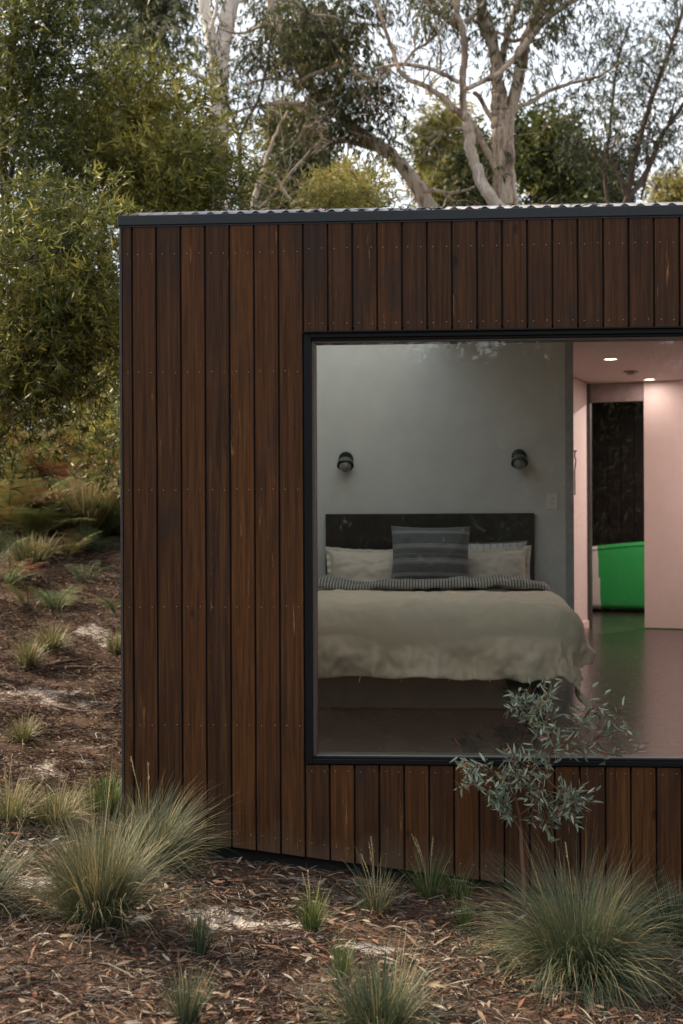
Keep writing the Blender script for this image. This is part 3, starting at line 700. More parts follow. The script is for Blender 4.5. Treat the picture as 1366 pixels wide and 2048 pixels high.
def pillow(name, mat, c, w, h, t, tilt, yaw, roll, label, seed=0., flange=0, crinkle=.012, pinch=.08):
    n = 46; u = np.linspace(-1, 1, n); Uq, Vq = np.meshgrid(u, u)
    bow = 1-pinch*(1-Vq**2)*np.abs(Uq)**3; bow2 = 1-pinch*(1-Uq**2)*np.abs(Vq)**3
    x = Uq*w/2*bow; z = Vq*h/2*bow2
    prof = (np.maximum(0, 1-np.abs(Uq)**2.6)**.55)*(np.maximum(0, 1-np.abs(Vq)**2.6)**.55)
    wr = np.array([[noise.noise(Vector((a_*6+seed, b_*6, seed)))*.6+noise.noise(Vector((a_*14+seed, b_*13, 1.+seed)))*.35 for a_, b_ in zip(ra, rb)] for ra, rb in zip(x/ w, z/ h)])
    yf = -(t/2*prof+wr*crinkle*(.3+prof)); yb = t/2*prof
    R = Matrix.Rotation(yaw, 4, 'Z') @ Matrix.Rotation(tilt, 4, 'X') @ Matrix.Rotation(roll, 4, 'Y')
    m = MB(); i = np.arange(n-1)[:, None]*n; j = np.arange(n-1)[None]; f = np.stack([i+j, i+j+1, i+n+j+1, i+n+j], -1).reshape(-1, 4)
    Rm = np.array(R.to_3x3())
    for yy, ff in ((yf, f), (yb, f[:, ::-1])):
        v = np.stack([x, yy, z], -1).reshape(-1, 3) @ Rm.T+np.array(c); m.add(v, ff)
    if flange:
        fr = []
        per = [(q, -1) for q in u]+[(1, q) for q in u[1:]]+[(q, 1) for q in u[::-1][1:]]+[(-1, q) for q in u[::-1][1:-1]]
        inn = []; out = []
        for k, (a_, b_) in enumerate(per):
            bx = 1-pinch*(1-b_**2)*abs(a_)**3; bz = 1-pinch*(1-a_**2)*abs(b_)**3
            p = np.array([a_*w/2*bx, 0, b_*h/2*bz]); q = p+np.array([a_**7 if abs(a_) < 1 else a_, 0, b_**7 if abs(b_) < 1 else b_])*flange
            q[1] += .008*math.sin(k*1.1)+.006*math.sin(k*.37); inn.append(p); out.append(q)
        K_ = len(per); v = np.vstack([inn, out]) @ Rm.T+np.array(c)
        m.add(v, [(k, (k+1) % K_, K_+(k+1) % K_, K_+k) for k in range(K_)])
    o = m.build(name, mat, smooth=True)
    me = o.data; ul_ = me.uv_layers.new(name='UVMap'); li = np.empty(len(me.loops), int); me.loops.foreach_get('vertex_index', li)
    base = np.stack([Uq.ravel()*.5+.5, Vq.ravel()*.5+.5], -1); nv_ = len(me.vertices); U = np.full((nv_, 2), .5); U[:n*n] = base; U[n*n:2*n*n] = base
    ul_.data.foreach_set('uv', U[li].ravel())
    tag(o, label, 'pillow'); return o
def pc(px, py, Y): return at(px, py, Y)
TICK = stripe_mat('white_ticking', (.60, .59, .58), (.15, .16, .19), 13, .035, 'X', .02)
pillow('pillow', TICK, pc(968, 1132, 3.50), .64, .36, .12, -.25, 0, -.01, 'white pillow with thin dark stripes behind the right linen pillow', 4., .012)
pillow('pillow', TICK, pc(735, 1146, 3.50), .62, .36, .12, -.25, 0, .03, 'white pillow showing as a thin edge behind the left linen pillow', 5., .015)
pillow('pillow', LINENP, pc(740, 1157, 3.36), .62, .42, .26, -.35, 0, .02, 'plain oatmeal linen pillow at the left of the dark cushion', 6., .03, .020)
pillow('pillow', LINENP, pc(973, 1157, 3.36), .62, .42, .26, -.35, -.05, -.05, 'plain oatmeal linen pillow at the right of the dark cushion', 9., .03, .020)
CUSH = stripe_mat('charcoal_stripe', (.125, .130, .130), (.42, .43, .43), 1, -1, 'Y', .001, extra=[(.87, .010), (.90, .005), (.66, .006), (.63, .012), (.60, .004), (.42, .006), (.385, .016), (.35, .005), (.18, .01), (.15, .01)])
cush = pillow('cushion', CUSH, pc(861, 1112, 3.16), .575, .44, .20, -.22, 0, .01, 'square charcoal cushion with pale horizontal stripes propped in the middle of the bed', 2., 0, .010, .06)
cush['category'] = 'cushion'
# wall lamps
GREEN = simple('lamp_green_metal', (.085, .105, .088), .4, 20, .1)
GLOBE = simple('lamp_globe', (.20, .20, .19), .15, 10, .1)
BACKP = simple('lamp_back_plate', (.010, .012, .014), .4, 20, .1)
def wall_lamp(px, py, label):
    c = at(px, py-6, YH); t = thing('wall_lamp', label, 'wall lamp', (c[0], YH, c[2]), 'pair of wall lamps over the bed')
    m = MB(); lathe(m, [(.00001, .022), (.052, .022), (.056, .018), (.056, .0005)], Matrix.Translation((c[0], YH, c[2]+.022)) @ Matrix.Rotation(PI/2, 4, 'X'), 32); m.build('back_plate', BACKP, t, smooth=False)
    ax = Matrix.Translation((c[0], YH-.085, c[2]-.028)) @ Matrix.Rotation(math.radians(-38), 4, 'X')
    m = MB(); pr = [(.012, .060), (.030, .056), (.048, .044), (.059, .026), (.064, .004), (.064, -.006), (.060, -.006), (.058, .004), (.052, .024), (.030, .046)]
    lathe(m, pr, ax, 32); m.build('shade', GREEN, t, smooth=True)
    m = MB(); tube(m, [ (c[0], YH-.02, c[2]+.012), (c[0], YH-.05, c[2]+.010)], .012, 10); m.build('arm', BACKP, t, smooth=True)
    m = MB(); lathe(m, [(.046*math.cos(q), .046*math.sin(q)-.006) for q in np.linspace(-PI/2+.001, PI/2-.001, 14)], ax, 28); m.build('globe', GLOBE, t, smooth=True)
wall_lamp(692, 930, 'small dark green wall lamp above the left side of the headboard')
wall_lamp(1038, 925, 'small dark green wall lamp above the right side of the headboard')
p = at(1105, 1002, YH); t = thing('light_switch', 'pale double light switch plate on the bedroom wall', 'light switch', (p[0], YH, p[2]))
m = MB(); box(m, (p[0]-.040, YH-.008, p[2]-.062), (p[0]+.040, YH-.0005, p[2]+.062), bev=.003); m.build('plate', simple('switch_white', (.72, .72, .68), .4, 5, .02), t)
for dz in (.014, -.014):
    m = MB(); box(m, (p[0]-.008, YH-.013, p[2]+dz-.009), (p[0]+.008, YH-.0085, p[2]+dz+.009), bev=.002); m.build('rocker', simple('switch_rocker', (.60, .60, .57), .3, 5, .02), t)

# ------------------------------------------------------------------ plants
GRASS = {}
def grassmat(name, stops):
    m, nt = newmat(name); nn = N_(nt)
    f = math_(nn, 'ADD', attr(nn, 'rnd'), math_(nn, 'MULTIPLY', math_(nn, 'SUBTRACT', attr(nn, 'grad'), .5), .35), clamp=True)
    c = ramp(nn, f, stops); finish(nn, c, .55, spec=.3, trans=.2); return m
GBLUE = grassmat('blue_green_grass', [(0, (.024, .036, .018)), (.35, (.055, .078, .042)), (.62, (.100, .122, .070)), (.76, (.17, .155, .072)), (.9, (.30, .235, .115)), (1, (.38, .30, .16))])
GSTRAW = grassmat('straw_grass', [(0, (.06, .075, .03)), (.3, (.13, .14, .055)), (.6, (.26, .22, .10)), (1, (.46, .36, .20))])
GGREEN = grassmat('green_grass', [(0, (.035, .06, .018)), (.5, (.09, .13, .035)), (.85, (.20, .21, .07)), (1, (.36, .30, .13))])
def tussock(base, n, L, spread, mat, label, r0=.05, w=.0028, heads=0, lean=(0, 0), group=None, upr=.0, grav=1.0, bias=0.0, seed=None):
    t = thing('grass_tussock', label, 'grass tussock', base, group)
    m = MB(); az = RNG.uniform(0, 2*PI, n)+.45*np.sin(RNG.uniform(0, 2*PI, n)*3); rr = r0*np.sqrt(RNG.random(n))
    Ls = L*np.clip(RNG.normal(.78, .22, n), .25, 1.25)
    a0 = np.abs(RNG.normal(0, spread*.55, n))*(1-upr*.5); a0 = np.minimum(a0, 1.25)
    a1 = np.where(RNG.random(n) < .12, RNG.uniform(1.4, 2.6, n), RNG.uniform(.4, 1.5, n))*grav*(.35+a0)
    K = 7; ts = np.linspace(0, 1, K)
    B = np.stack([base[0]+np.cos(az)*rr, base[1]+np.sin(az)*rr, np.full(n, base[2]-.01)], -1)
    P = [B]; waz = RNG.normal(0, .35, n)
    for k in range(1, K):
        an = np.minimum(a0+a1*ts[k]**1.6, 2.3); aa_ = az+waz*ts[k]
        d = np.stack([np.sin(an)*np.cos(aa_)+lean[0]*ts[k], np.sin(an)*np.sin(aa_)+lean[1]*ts[k], np.cos(an)], -1)
        P.append(P[-1]+d*(Ls/(K-1))[:, None])
    P = np.stack(P, 1)
    gzv = gz(P[..., 0].ravel(), P[..., 1].ravel()).reshape(n, K)+.006
    P[..., 2] = np.maximum(P[..., 2], gzv)
    sd_ = nrm(np.stack([-np.sin(az), np.cos(az), RNG.normal(0, .4, n)], -1))
    wd = (w*RNG.uniform(.6, 1.3, n))[:, None]*np.array([.8, 1, 1, .9, .75, .5, .12])[None]
    Lf = P-sd_[:, None]*wd[..., None]/2; Rf = P+sd_[:, None]*wd[..., None]/2
    v = np.stack([Lf, Rf], 2).reshape(-1, 3); b = (np.arange(n)*K*2)[:, None]; k2 = (np.arange(K-1)*2)[None]
    f = np.stack([b+k2, b+k2+1, b+k2+3, b+k2+2], -1).reshape(-1, 4)
    r = np.clip(RNG.beta(2.2, 2.6, n)*.8+bias+ (RNG.random(n) < .14)*.45, 0, 1)
    m.add(v, f, np.repeat(r, K-1), np.tile(np.repeat(ts, 2), n))
    m.build('blades', mat, t)
    if heads:
        h = MB()
        for k in range(heads):
            a_ = random.uniform(0, 2*PI); ln = L*random.uniform(1.0, 1.35); le = random.uniform(.05, .30)
            p0 = np.array(base); p2 = p0+[math.cos(a_)*le*ln, math.sin(a_)*le*ln, ln]; p1 = (p0+p2)/2+[0, 0, .05]
            Q = crom([p0, p1, p2], 6); tube(h, Q, .0013, 4, .9, cap=False)
            T_ = nrm(p2-p1)
            for q in np.linspace(0, 1, 16):
                pp = p2-T_*q*.09; dd = nrm(T_[None]+RNG.normal(0, .35, (2, 3))); leaves(h, np.repeat(pp[None], 2, 0), dd, .012, .003, np.array([.95, .85]))
        h.build('seed_heads', GSTRAW, t)
    return t
def tu(px, py, *a_, **k): return tussock(on_ground(px, py), *a_, **k)
tu(195, 1850, 2800, .47, .72, GBLUE, 'largest blue-green tussock in front of the left cabin corner', r0=.10, heads=5, grav=.9, bias=.16, w=.0024)
tu(300, 1735, 1600, .40, .95, GBLUE, 'blue-green tussock against the left cabin corner, behind the largest one', r0=.09, heads=2, lean=(.25, 0), w=.0024, bias=.08)
tu(-60, 1820, 1100, .36, .9, GBLUE, 'blue-green tussock cut off by the left edge of the picture', r0=.10, w=.003, bias=.03)
tu(1160, 1958, 4400, .53, 1.3, GBLUE, 'broad dome-shaped blue-green tussock in front at the right, under the sapling', r0=.13, heads=1, grav=1.5, w=.0023, bias=.03)
tu(760, 2080, 1000, .33, .9, GBLUE, 'blue-green tussock at the bottom centre of the picture', r0=.09, w=.003, bias=.03)
tu(1365, 1875, 900, .30, 1.1, GBLUE, 'flat green tussock by the right edge beside the cabin base', r0=.14, w=.0028, bias=-.05)
tu(622, 1865, 260, .20, .45, GGREEN, 'small upright yellow-green tussock in the middle of the litter', r0=.035, heads=2, grav=.5, w=.0026)
tu(752, 1830, 220, .26, .75, GBLUE, 'loose pale tussock with one seed head near the cabin base, left of centre right', r0=.05, heads=3, bias=.2, w=.0028)
tu(858, 1800, 150, .25, .6, GGREEN, 'thin green tussock with tall seed stalks close to the cabin base', r0=.05, heads=3, grav=.8)
tu(928, 1860, 130, .18, .5, GGREEN, 'small bright green tussock left of the sapling stem', r0=.03, grav=.6)
tu(915, 1800, 200, .16, .7, GGREEN, 'low green clump under the seed stalks at the cabin base', r0=.05)
tu(400, 1920, 170, .24, .3, GBLUE, 'narrow grey-green tussock on the sand patch right of the largest one', r0=.03, heads=1, grav=.5, bias=-.08)
tu(372, 2050, 260, .22, .45, GBLUE, 'small grey-green tussock at the bottom left of centre', r0=.04, grav=.6)
tu(685, 1965, 130, .20, .3, GGREEN, 'thin yellow-green tuft above the bottom centre tussock', r0=.03, grav=.5)
tu(215, 1625, 600, .25, .8, GGREEN, 'dark green tussock beside the left cabin corner edge', r0=.09, w=.0035)
tu(110, 1650, 450, .24, .9, GSTRAW, 'straw coloured tussock behind the largest blue-green one', r0=.10, w=.0035)
tu(15, 1640, 420, .26, .9, GSTRAW, 'straw coloured tussock by the left picture edge, behind the cut-off one', r0=.10, w=.0035, heads=3)
tu(45, 1485, 260, .19, .8, GSTRAW, 'small round brownish tussock alone on the sandy litter at left', r0=.05, w=.004)
tu(52, 1335, 300, .24, .45, GSTRAW, 'upright straw tussock with bent tips near the curved stick', r0=.06, w=.005, lean=(.2, 0))
tu(100, 1300, 350, .26, .9, GSTRAW, 'spreading dry tussock under the green fern at left', r0=.08, w=.005)
tu(232, 1305, 220, .22, .55, GSTRAW, 'dry tussock half hidden by the left cabin edge', r0=.06, w=.005)
tu(238, 1065, 700, .8, .5, GSTRAW, 'tall pale dry grass clump behind the cabin corner by the ferns', r0=.18, w=.010, grav=.6, bias=.25)
tu(175, 1075, 600, .7, .5, GSTRAW, 'tall pale dry grass clump beside the russet bracken', r0=.15, w=.010, grav=.6, bias=.2)
tu(60, 1125, 350, .32, .7, GSTRAW, 'brown shaggy grass clump among the ferns at left', r0=.18, w=.010, bias=.0)

# ferns
FG = leafmat('fern_green', [(0, (.045, .080, .030)), (.5, (.095, .145, .055)), (1, (.20, .22, .08))], .3)
FB = leafmat('bracken_russet', [(0, (.10, .045, .02)), (.5, (.26, .10, .042)), (1, (.40, .21, .09))], .3)
FM = leafmat('fern_turning', [(0, (.08, .10, .032)), (.5, (.18, .17, .06)), (.8, (.30, .18, .065)), (1, (.40, .27, .11))], .3)
def fern(base, n, L, mat, label):
    t = thing('bracken_fern', label, 'fern', base, 'bracken ferns left of the cabin'); m = MB()
    for k in range(n):
        az = RNG.uniform(0, 2*PI); ln = L*RNG.uniform(.6, 1.1); a0 = RNG.uniform(.1, .8)
        p = np.array(base, float)+[math.cos(az)*.05, math.sin(az)*.05, 0]; pts = [p]
        for q in range(9):
            an = a0+.12*q; p = p+np.array([math.sin(an)*math.cos(az), math.sin(an)*math.sin(az), math.cos(an)])*ln/9; p[2] = max(p[2], float(gz(p[0], p[1]))+.03); pts.append(p)
        Q = crom(pts, 3); tube(m, Q, np.linspace(.006, .0015, len(Q)), 4, .2, cap=False)
        rv = RNG.random()
        for q in range(6, len(Q)-1):
            s = (q-5)/(len(Q)-6); pl = ln*.42*math.sin(min(1, s*1.6+.25)*PI/2)*(1-s)**.7+.02
            T = nrm(Q[q+1]-Q[q]); sdv = nrm(np.cross(T, [0, 0, 1.])+1e-6)
            for sg in (-1, 1):
                d = nrm(sdv*sg+T*.35+np.array([0, 0, RNG.normal(-.15, .12)])); nl_ = max(3, int(pl/.020)); tt = (np.arange(nl_)+.5)/nl_
                for sg2 in (-1, 1):
                    dd = nrm(np.repeat((T*sg2+d*.5)[None], nl_, 0)); leaves(m, Q[q]+d[None]*tt[:, None]*pl, dd, (pl*.17*(1-tt*.8)+.006), .0085*L/.8, np.clip(RNG.normal(rv, .12, nl_), 0, 1), side=np.repeat(np.array([[0, 0, 1.]])+RNG.normal(0, .2, (1, 3)), nl_, 0))
    m.build('fronds', mat, t); return t
FL = [(30, 955, 12, 1.25, FM, 'arching olive-green bracken mound at the far left edge'), (-20, 1010, 9, 1.1, FG, 'green fern cut by the left picture edge, above the grey grass clump'),
      (75, 1035, 8, .95, FG, 'grey-green fern frond clump left of the russet bracken'), (120, 1010, 14, 1.05, FB, 'russet dead bracken clump in the middle of the ferns'), (155, 1005, 10, .95, FB, 'russet dead bracken under the low wattle branch'),
      (40, 1000, 8, 1.0, FB, 'rust-brown bracken behind the olive mound at left'), (100, 945, 9, 1.2, FM, 'yellowing bracken in shade beneath the wattle'), (210, 960, 9, 1.3, FM, 'orange-tinged bracken behind the cabin corner'),
      (-5, 1120, 8, .75, FG, 'green fern at the left picture edge, lower down'), (210, 1110, 8, .8, FG, 'low green fern near the cabin edge, above the bare litter'), (130, 1120, 9, .8, FM, 'low yellow-green fern in the middle of the slope'), (20, 1165, 8, .6, FB, 'small brown bracken at the left edge of the slope'),
      (110, 1225, 9, .58, FG, 'small bright fern alone above the dry tussock'), (10, 1175, 8, .6, FG, 'dark green fern spray lying low at the left edge'), (240, 1230, 6, .5, FG, 'small fern half hidden by the cabin edge'), (60, 1215, 6, .5, FM, 'thin fern sprig between two small ferns on the slope'), (70, 1085, 8, .8, FM, 'yellow-green fern beside the shaggy grass clump'), (170, 1165, 6, .5, FG, 'flat little green fern right of the slope centre')]
FL += [(15, 1065, 9, 1.1, FM, 'golden-brown bracken low at the left edge below the olive mound'), (60, 985, 10, 1.2, FM, 'large olive bracken between the brown trunk and the russet clump'), (95, 1065, 9, 1.0, FB, 'dark rust bracken in front of the russet clump'),
       (185, 1035, 9, 1.1, FB, 'dry brown bracken close to the tall pale grass'), (145, 1060, 8, 1.0, FG, 'green bracken at the foot of the slim pale stem'), (225, 1010, 9, 1.2, FB, 'reddish bracken behind the tall pale grass by the cabin'), (40, 1055, 8, 1.0, FG, 'deep green bracken at left in front of the brown trunk'),
       (170, 985, 9, 1.2, FM, 'shaded olive bracken behind the slim pale stem'), (205, 1075, 7, .8, FG, 'soft green bracken by the cabin corner in front of the pale grass')]
for px, py, n, L, mt, lb in FL: 
    low = py > 1100; fern(on_ground(px, py), int(n*(1.0 if low else 2.1)), L*(.62 if low else .92), mt, lb)

# ---- trees
def wander(p, d, L, n, wig, up=0.0):
    pts = [np.array(p, float)]; d = nrm(np.array(d, float))
    for k in range(n):
        d = nrm(d+RNG.normal(0, wig, 3)+np.array([0, 0, up])); pts.append(pts[-1]+d*L/n)
    return np.array(pts)
def branchlets(m, path, rad, n, Lr, lvl, wig=.35, up=.08, ends=None, k=5, dirbias=None, ratio=.45):
    for _ in range(n):
        i = int(RNG.uniform(.25, 1)*(len(path)-1)); i = max(1, min(i, len(path)-1))
        T = nrm(path[i]-path[i-1]); d = nrm(T*.55+rdir(1)[0]*.9+(np.array(dirbias) if dirbias is not None else 0))
        L = Lr*RNG.uniform(.5, 1.2); r = max(rad*ratio*RNG.uniform(.6, 1.1), .003)
        q = crom(wander(path[i], d, L, 5, wig, up), 2)
        tube(m, q, np.linspace(r, r*.3, len(q)), k, cap=False)
        if ends is not None and lvl <= 1: ends.append(q[-1]); ends.append(q[len(q)//2])
        if lvl > 0: branchlets(m, q, r, 3, L*.55, lvl-1, wig, up, ends, max(3, k-1), None, ratio)
def limb(m, pix, Y, r0, r1, k=10, ends=None, twigs=0, tl=1.0, lvl=1, dz=0.0, wig=.35, up=.08):
    n_ = len(pix); Ys = np.linspace(Y, Y+dz, n_); P = [at(px, py, y) for (px, py), y in zip(pix, Ys)]
    Q = crom(P, 6); R = np.linspace(0, 1, len(Q)); sc = (Y+D)/F_PX
    jit = RNG.normal(0, 1, (len(Q), 3))*.12*sc*min(r0, 14); jit[0] = 0
    Q = Q+jit
    tube(m, Q, (r0+(r1-r0)*R)*sc, k, rough=.03)
    if twigs: branchlets(m, Q, r1*sc*1.2, twigs, tl, lvl, wig, up, ends)
    return Q
def clump_leaves(m, C, rad, n, L, W, droop=0.0, per=7, rbase=.5, rvar=.16, twm=None, curl=.0, detail=False, out=.6, flat=1.0):
    """n twigs in a ball round each clump centre, each with leaves"""
    C = np.asarray(C, float); nC = len(C); N = nC*n
    cc = np.repeat(C, n, 0); rv = np.repeat(np.clip(RNG.normal(rbase, rvar, nC), 0, 1), n)
    o = rdir(N)*np.array([1, 1, flat]); q = np.cbrt(RNG.random(N))[:, None]; rad_ = np.repeat(np.broadcast_to(rad, (nC,)), n)[:, None]
    P = cc+o*q*rad_; tdir = nrm(o*out+rdir(N)*.6+np.array([0, 0, .25-droop])); tl = rad_*RNG.uniform(.25, .5, (N, 1))
    # leaf
    P2 = np.repeat(P, per, 0); T2 = np.repeat(tdir, per, 0); u = np.tile(np.linspace(.1, 1, per), N)[:, None]; l2 = np.repeat(tl, per, 0)
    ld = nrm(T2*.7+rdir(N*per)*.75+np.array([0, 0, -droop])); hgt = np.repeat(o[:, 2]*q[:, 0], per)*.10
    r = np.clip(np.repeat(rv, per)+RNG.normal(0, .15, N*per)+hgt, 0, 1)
    leaves(m, P2+T2*l2*u, ld, L*RNG.uniform(.6, 1.2, N*per), W*RNG.uniform(.7, 1.2, N*per), r, detail=detail, curl=curl)
    if twm is not None:
        for p_, d_, l_ in zip(P[::twm[1]], tdir[::twm[1]], tl[::twm[1]]): tube(twm[0], [p_-d_*l_*.6, p_+d_*l_*1.1], .003, 3, cap=False)
def blob_pts(px, py, rx, ry, Y, dY, n, edge=False):
    """clump centres in an ellipsoid crown seen round pixel (px,py)"""
    o = rdir(n); q = (RNG.random(n)**(1/3.))[:, None]; o = o*q; out = []
    for v in o: out.append(at(px+v[0]*rx, py-v[2]*ry, Y+v[1]*dY))
    return np.array(out)
GUM = leafmat('gum_leaves', [(0, (.030, .038, .016)), (.4, (.062, .072, .030)), (.75, (.12, .120, .045)), (1, (.22, .19, .07))], .3)
WATTLE = leafmat('wattle_leaves', [(0, (.028, .038, .008)), (.35, (.070, .082, .016)), (.65, (.165, .162, .034)), (1, (.38, .32, .075))], .33, .42)
DARKG = leafmat('dark_leaves', [(0, (.018, .025, .010)), (.5, (.040, .050, .018)), (1, (.10, .10, .032))], .25)
YELG = leafmat('yellow_green_leaves', [(0, (.075, .085, .020)), (.5, (.17, .165, .042)), (1, (.34, .28, .085))], .35)
GREYL = leafmat('grey_green_leaves', [(0, (.075, .095, .060)), (.5, (.17, .205, .14)), (.85, (.34, .37, .28)), (.97, (.27, .27, .10)), (1, (.30, .08, .05))], .15, .55, .3)
BPALE = barkmat('pale_gum_bark', [(.34, (.34, .26, .20)), (.45, (.62, .54, .46)), (.68, (.80, .73, .65))], 4, (1, 1, .2))
BMIX = barkmat('mottled_gum_bark', [(.34, (.075, .052, .040)), (.44, (.22, .155, .11)), (.52, (.44, .35, .26)), (.57, (.30, .25, .21)), (.66, (.60, .53, .44))], 7, (1, 1, .09))
BDARK = barkmat('dark_bark', [(.3, (.022, .016, .013)), (.6, (.060, .045, .036)), (.8, (.11, .085, .07))], 5)
BBROWN = barkmat('brown_bark', [(.3, (.05, .035, .026)), (.55, (.12, .085, .065)), (.8, (.20, .155, .12))], 5)
def tree(name, label, cat, basepix, Y, group=None):
    p = at(*basepix, Y); z = float(gz(p[0], Y)); return thing(name, label, cat, (p[0], Y, z), group), z
def drop(m, px, py, Y, r, k=10):
    """trunk from the ground up to the pixel point"""
    p = at(px, py, Y); z = float(gz(p[0], p[1]))-.1; sc = (Y+D)/F_PX
    q = crom([(p[0]+.05, p[1], z), (p[0]-.02, p[1], (z+p[2])/2), p], 5); tube(m, q, np.linspace(r*1.25*sc, r*sc, len(q)), k, rough=.03)
GR = 'trees in the bush around the cabin'
# pale smooth gum
t, z = tree('gum_tree', 'pale smooth-barked gum forking at the top, left of the picture centre', 'tree', (440, 430), 13, GR)
m = MB(); E = []
drop(m, 438, 400, 13, 21); limb(m, [(438, 400), (437, 300), (437, 200), (438, 150)], 13, 21, 20, 14)
limb(m, [(437, 165), (428, 100), (415, 40), (402, -30), (395, -90)], 13, 13, 10, 12, None, 0, 1.5)
limb(m, [(438, 170), (443, 110), (452, 50), (468, -20), (480, -90)], 13, 18, 15, 12, None, 0, 1.5)
limb(m, [(415, 160), (380, 140), (330, 124), (275, 123), (235, 160)], 13, 4, 1.5, 6, E, 6, .8, 1)
limb(m, [(468, 8), (500, -6), (560, -12)], 13, 6, 3, 6, E, 4, .8, 1)
limb(m, [(420, 60), (432, 20), (440, -30)], 12.8, 4, 3, 6)
m.build('trunk', BPALE, t, smooth=True)
f = MB(); C = np.vstack([np.array(E), blob_pts(420, -70, 160, 50, 13, 2, 10)]); clump_leaves(f, C, .34, 6, .13, .022, .6, 7, .4)
f.build('crown', GUM, t)
# gum with hanging foliage behind the wattle, upper left
t, z = tree('gum_tree', 'dark-leaved gum with hazy hanging foliage in the upper left, behind the wattle', 'tree', (230, 400), 17, GR)
m = MB(); E = []
drop(m, 205, 330, 17, 7); limb(m, [(205, 330), (225, 170), (260, 120), (300, 60), (320, -10)], 17, 7, 3, 8, E, 8, 1.6, 1)
limb(m, [(235, 155), (275, 100), (250, 40), (230, -20)], 17, 4, 2, 6, E, 6, 1.4, 1)
limb(m, [(300, 60), (330, 45), (355, 70)], 17, 3, 1.2, 6, E, 5, 1.2, 1)
m.build('trunk', BBROWN, t, smooth=True)
f = MB(); C = np.vstack([np.array(E), blob_pts(290, 80, 60, 55, 17, 1.2, 13), blob_pts(345, 15, 60, 35, 17, 1.2, 11), blob_pts(270, 130, 60, 30, 17, 1.2, 7), blob_pts(230, 10, 50, 40, 17, 1.2, 6)]); clump_leaves(f, C, .42, 10, .15, .028, .6, 7, .3)
f.build('crown', GUM, t)
# leaning gum
t, z = tree('gum_tree', 'gum leaning left over the roof, its dark drooping crown above the middle of the cabin', 'tree', (870, 440), 12, GR)
m = MB(); E = []
drop(m, 872, 440, 12, 17); limb(m, [(872, 440), (850, 400), (815, 345), (765, 295), (720, 270), (660, 215)], 12, 17, 10, 12, E, 4, 1.2)
limb(m, [(765, 300), (725, 290), (690, 282), (650, 290)], 12, 8, 4, 8, E, 4, 1.0)
limb(m, [(660, 215), (625, 175), (597, 135), (570, 95), (548, 45), (537, -20)], 12, 10, 8, 10, None, 5, 1.0)
limb(m, [(680, 130), (650, 140), (620, 152), (597, 163), (560, 158), (520, 160), (490, 170)], 11.5, 5, 3, 8, E, 5, 1.1)
limb(m, [(625, 218), (585, 208), (540, 210), (500, 215), (455, 232)], 11.8, 4.5, 2.5, 8, None, 7, .7)
limb(m, [(590, 0), (620, 28), (660, 33), (700, 45), (760, 50)], 11.5, 3.5, 2, 6, E, 5, .8)
limb(m, [(640, 35), (655, 70), (685, 100), (705, 130), (745, 160)], 11.5, 2.5, 1.5, 6, None, 8, .8, 1)
limb(m, [(548, 40), (600, 60), (640, 110)], 12, 3, 1.5, 6, E, 4, .8)
m.build('trunk', BMIX, t, smooth=True)
f = MB(); C = np.vstack([np.array(E), blob_pts(690, 200, 80, 65, 12, .8, 34), blob_pts(770, 190, 50, 35, 12, .6, 9), blob_pts(660, 55, 55, 70, 12, .9, 22), blob_pts(700, 110, 60, 50, 12.3, .8, 20), blob_pts(640, 240, 35, 40, 12, .7, 8), blob_pts(600, 30, 50, 35, 12.5, .8, 4)]); clump_leaves(f, C, .28, 13, .10, .018, .75, 7, .35)
f.build('crown', leafmat('dense_gum_leaves', [(0, (.024, .032, .011)), (.5, (.058, .064, .020)), (.8, (.13, .12, .035)), (1, (.24, .16, .05))], .3), t)
# many-limbed gum
t, z = tree('gum_tree', 'large many-limbed gum with mottled bark rising behind the roof right of centre', 'tree', (1010, 440), 11, GR)
m = MB(); E = []; Y = 11
drop(m, 1010, 420, Y, 25, 16)
limb(m, [(1010, 430), (1009, 350), (1006, 270), (1002, 235), (999, 205), (998, 180)], Y, 25, 15, 18)
limb(m, [(1004, 300), (1000, 250), (996, 190), (994, 130), (980, 60), (962, 10), (950, -60)], Y, 15, 9, 14, E, 4, 1.0)
limb(m, [(1009, 310), (1014, 262), (1022, 215), (1038, 150), (1050, 90), (1068, 40), (1085, -10), (1100, -60)], Y, 14, 9, 12, E, 4, 1.0)
limb(m, [(1002, 130), (1015, 70), (1030, 20), (1050, -40)], Y+.3, 8, 5, 10, E, 4, 1.0)
limb(m, [(1004, 420), (975, 385), (955, 345), (943, 300), (938, 260), (928, 228)], Y-.3, 13, 10, 12)
limb(m, [(928, 228), (925, 170), (929, 110), (926, 60), (913, 25), (912, -40)], Y-.3, 7.5, 6, 10, E, 3, .9)
limb(m, [(935, 240), (905, 215), (880, 190), (845, 170), (805, 150), (785, 100), (770, 55), (752, 0), (745, -40)], Y-.3, 7, 2.5, 8, None, 14, .9, 2)
limb(m, [(918, 165), (890, 150), (862, 138), (820, 129), (785, 130), (750, 138)], Y-.5, 5, 3.2, 8, None, 12, .8, 2)
limb(m, [(928, 180), (960, 165), (990, 152), (1010, 135), (1035, 108), (1055, 80)], Y-.6, 5, 6, 8)
limb(m, [(1035, 108), (1062, 75), (1090, 40), (1130, 12), (1180, -20)], Y-.2, 8, 5, 9, E, 6, .9)
limb(m, [(1062, 85), (1090, 72), (1120, 45), (1150, 15)], Y-.2, 3, 2, 6, E, 4, .7)
limb(m, [(1030, 215), (1060, 205), (1100, 180), (1150, 165), (1200, 152), (1230, 130)], Y, 5, 2.5, 8, E, 8, .9, 1)
limb(m, [(985, 240), (970, 215), (960, 195), (948, 185)], Y, 5, 4.5, 8)
limb(m, [(990, 330), (970, 295), (955, 265), (935, 235)], Y, 8, 5, 8)
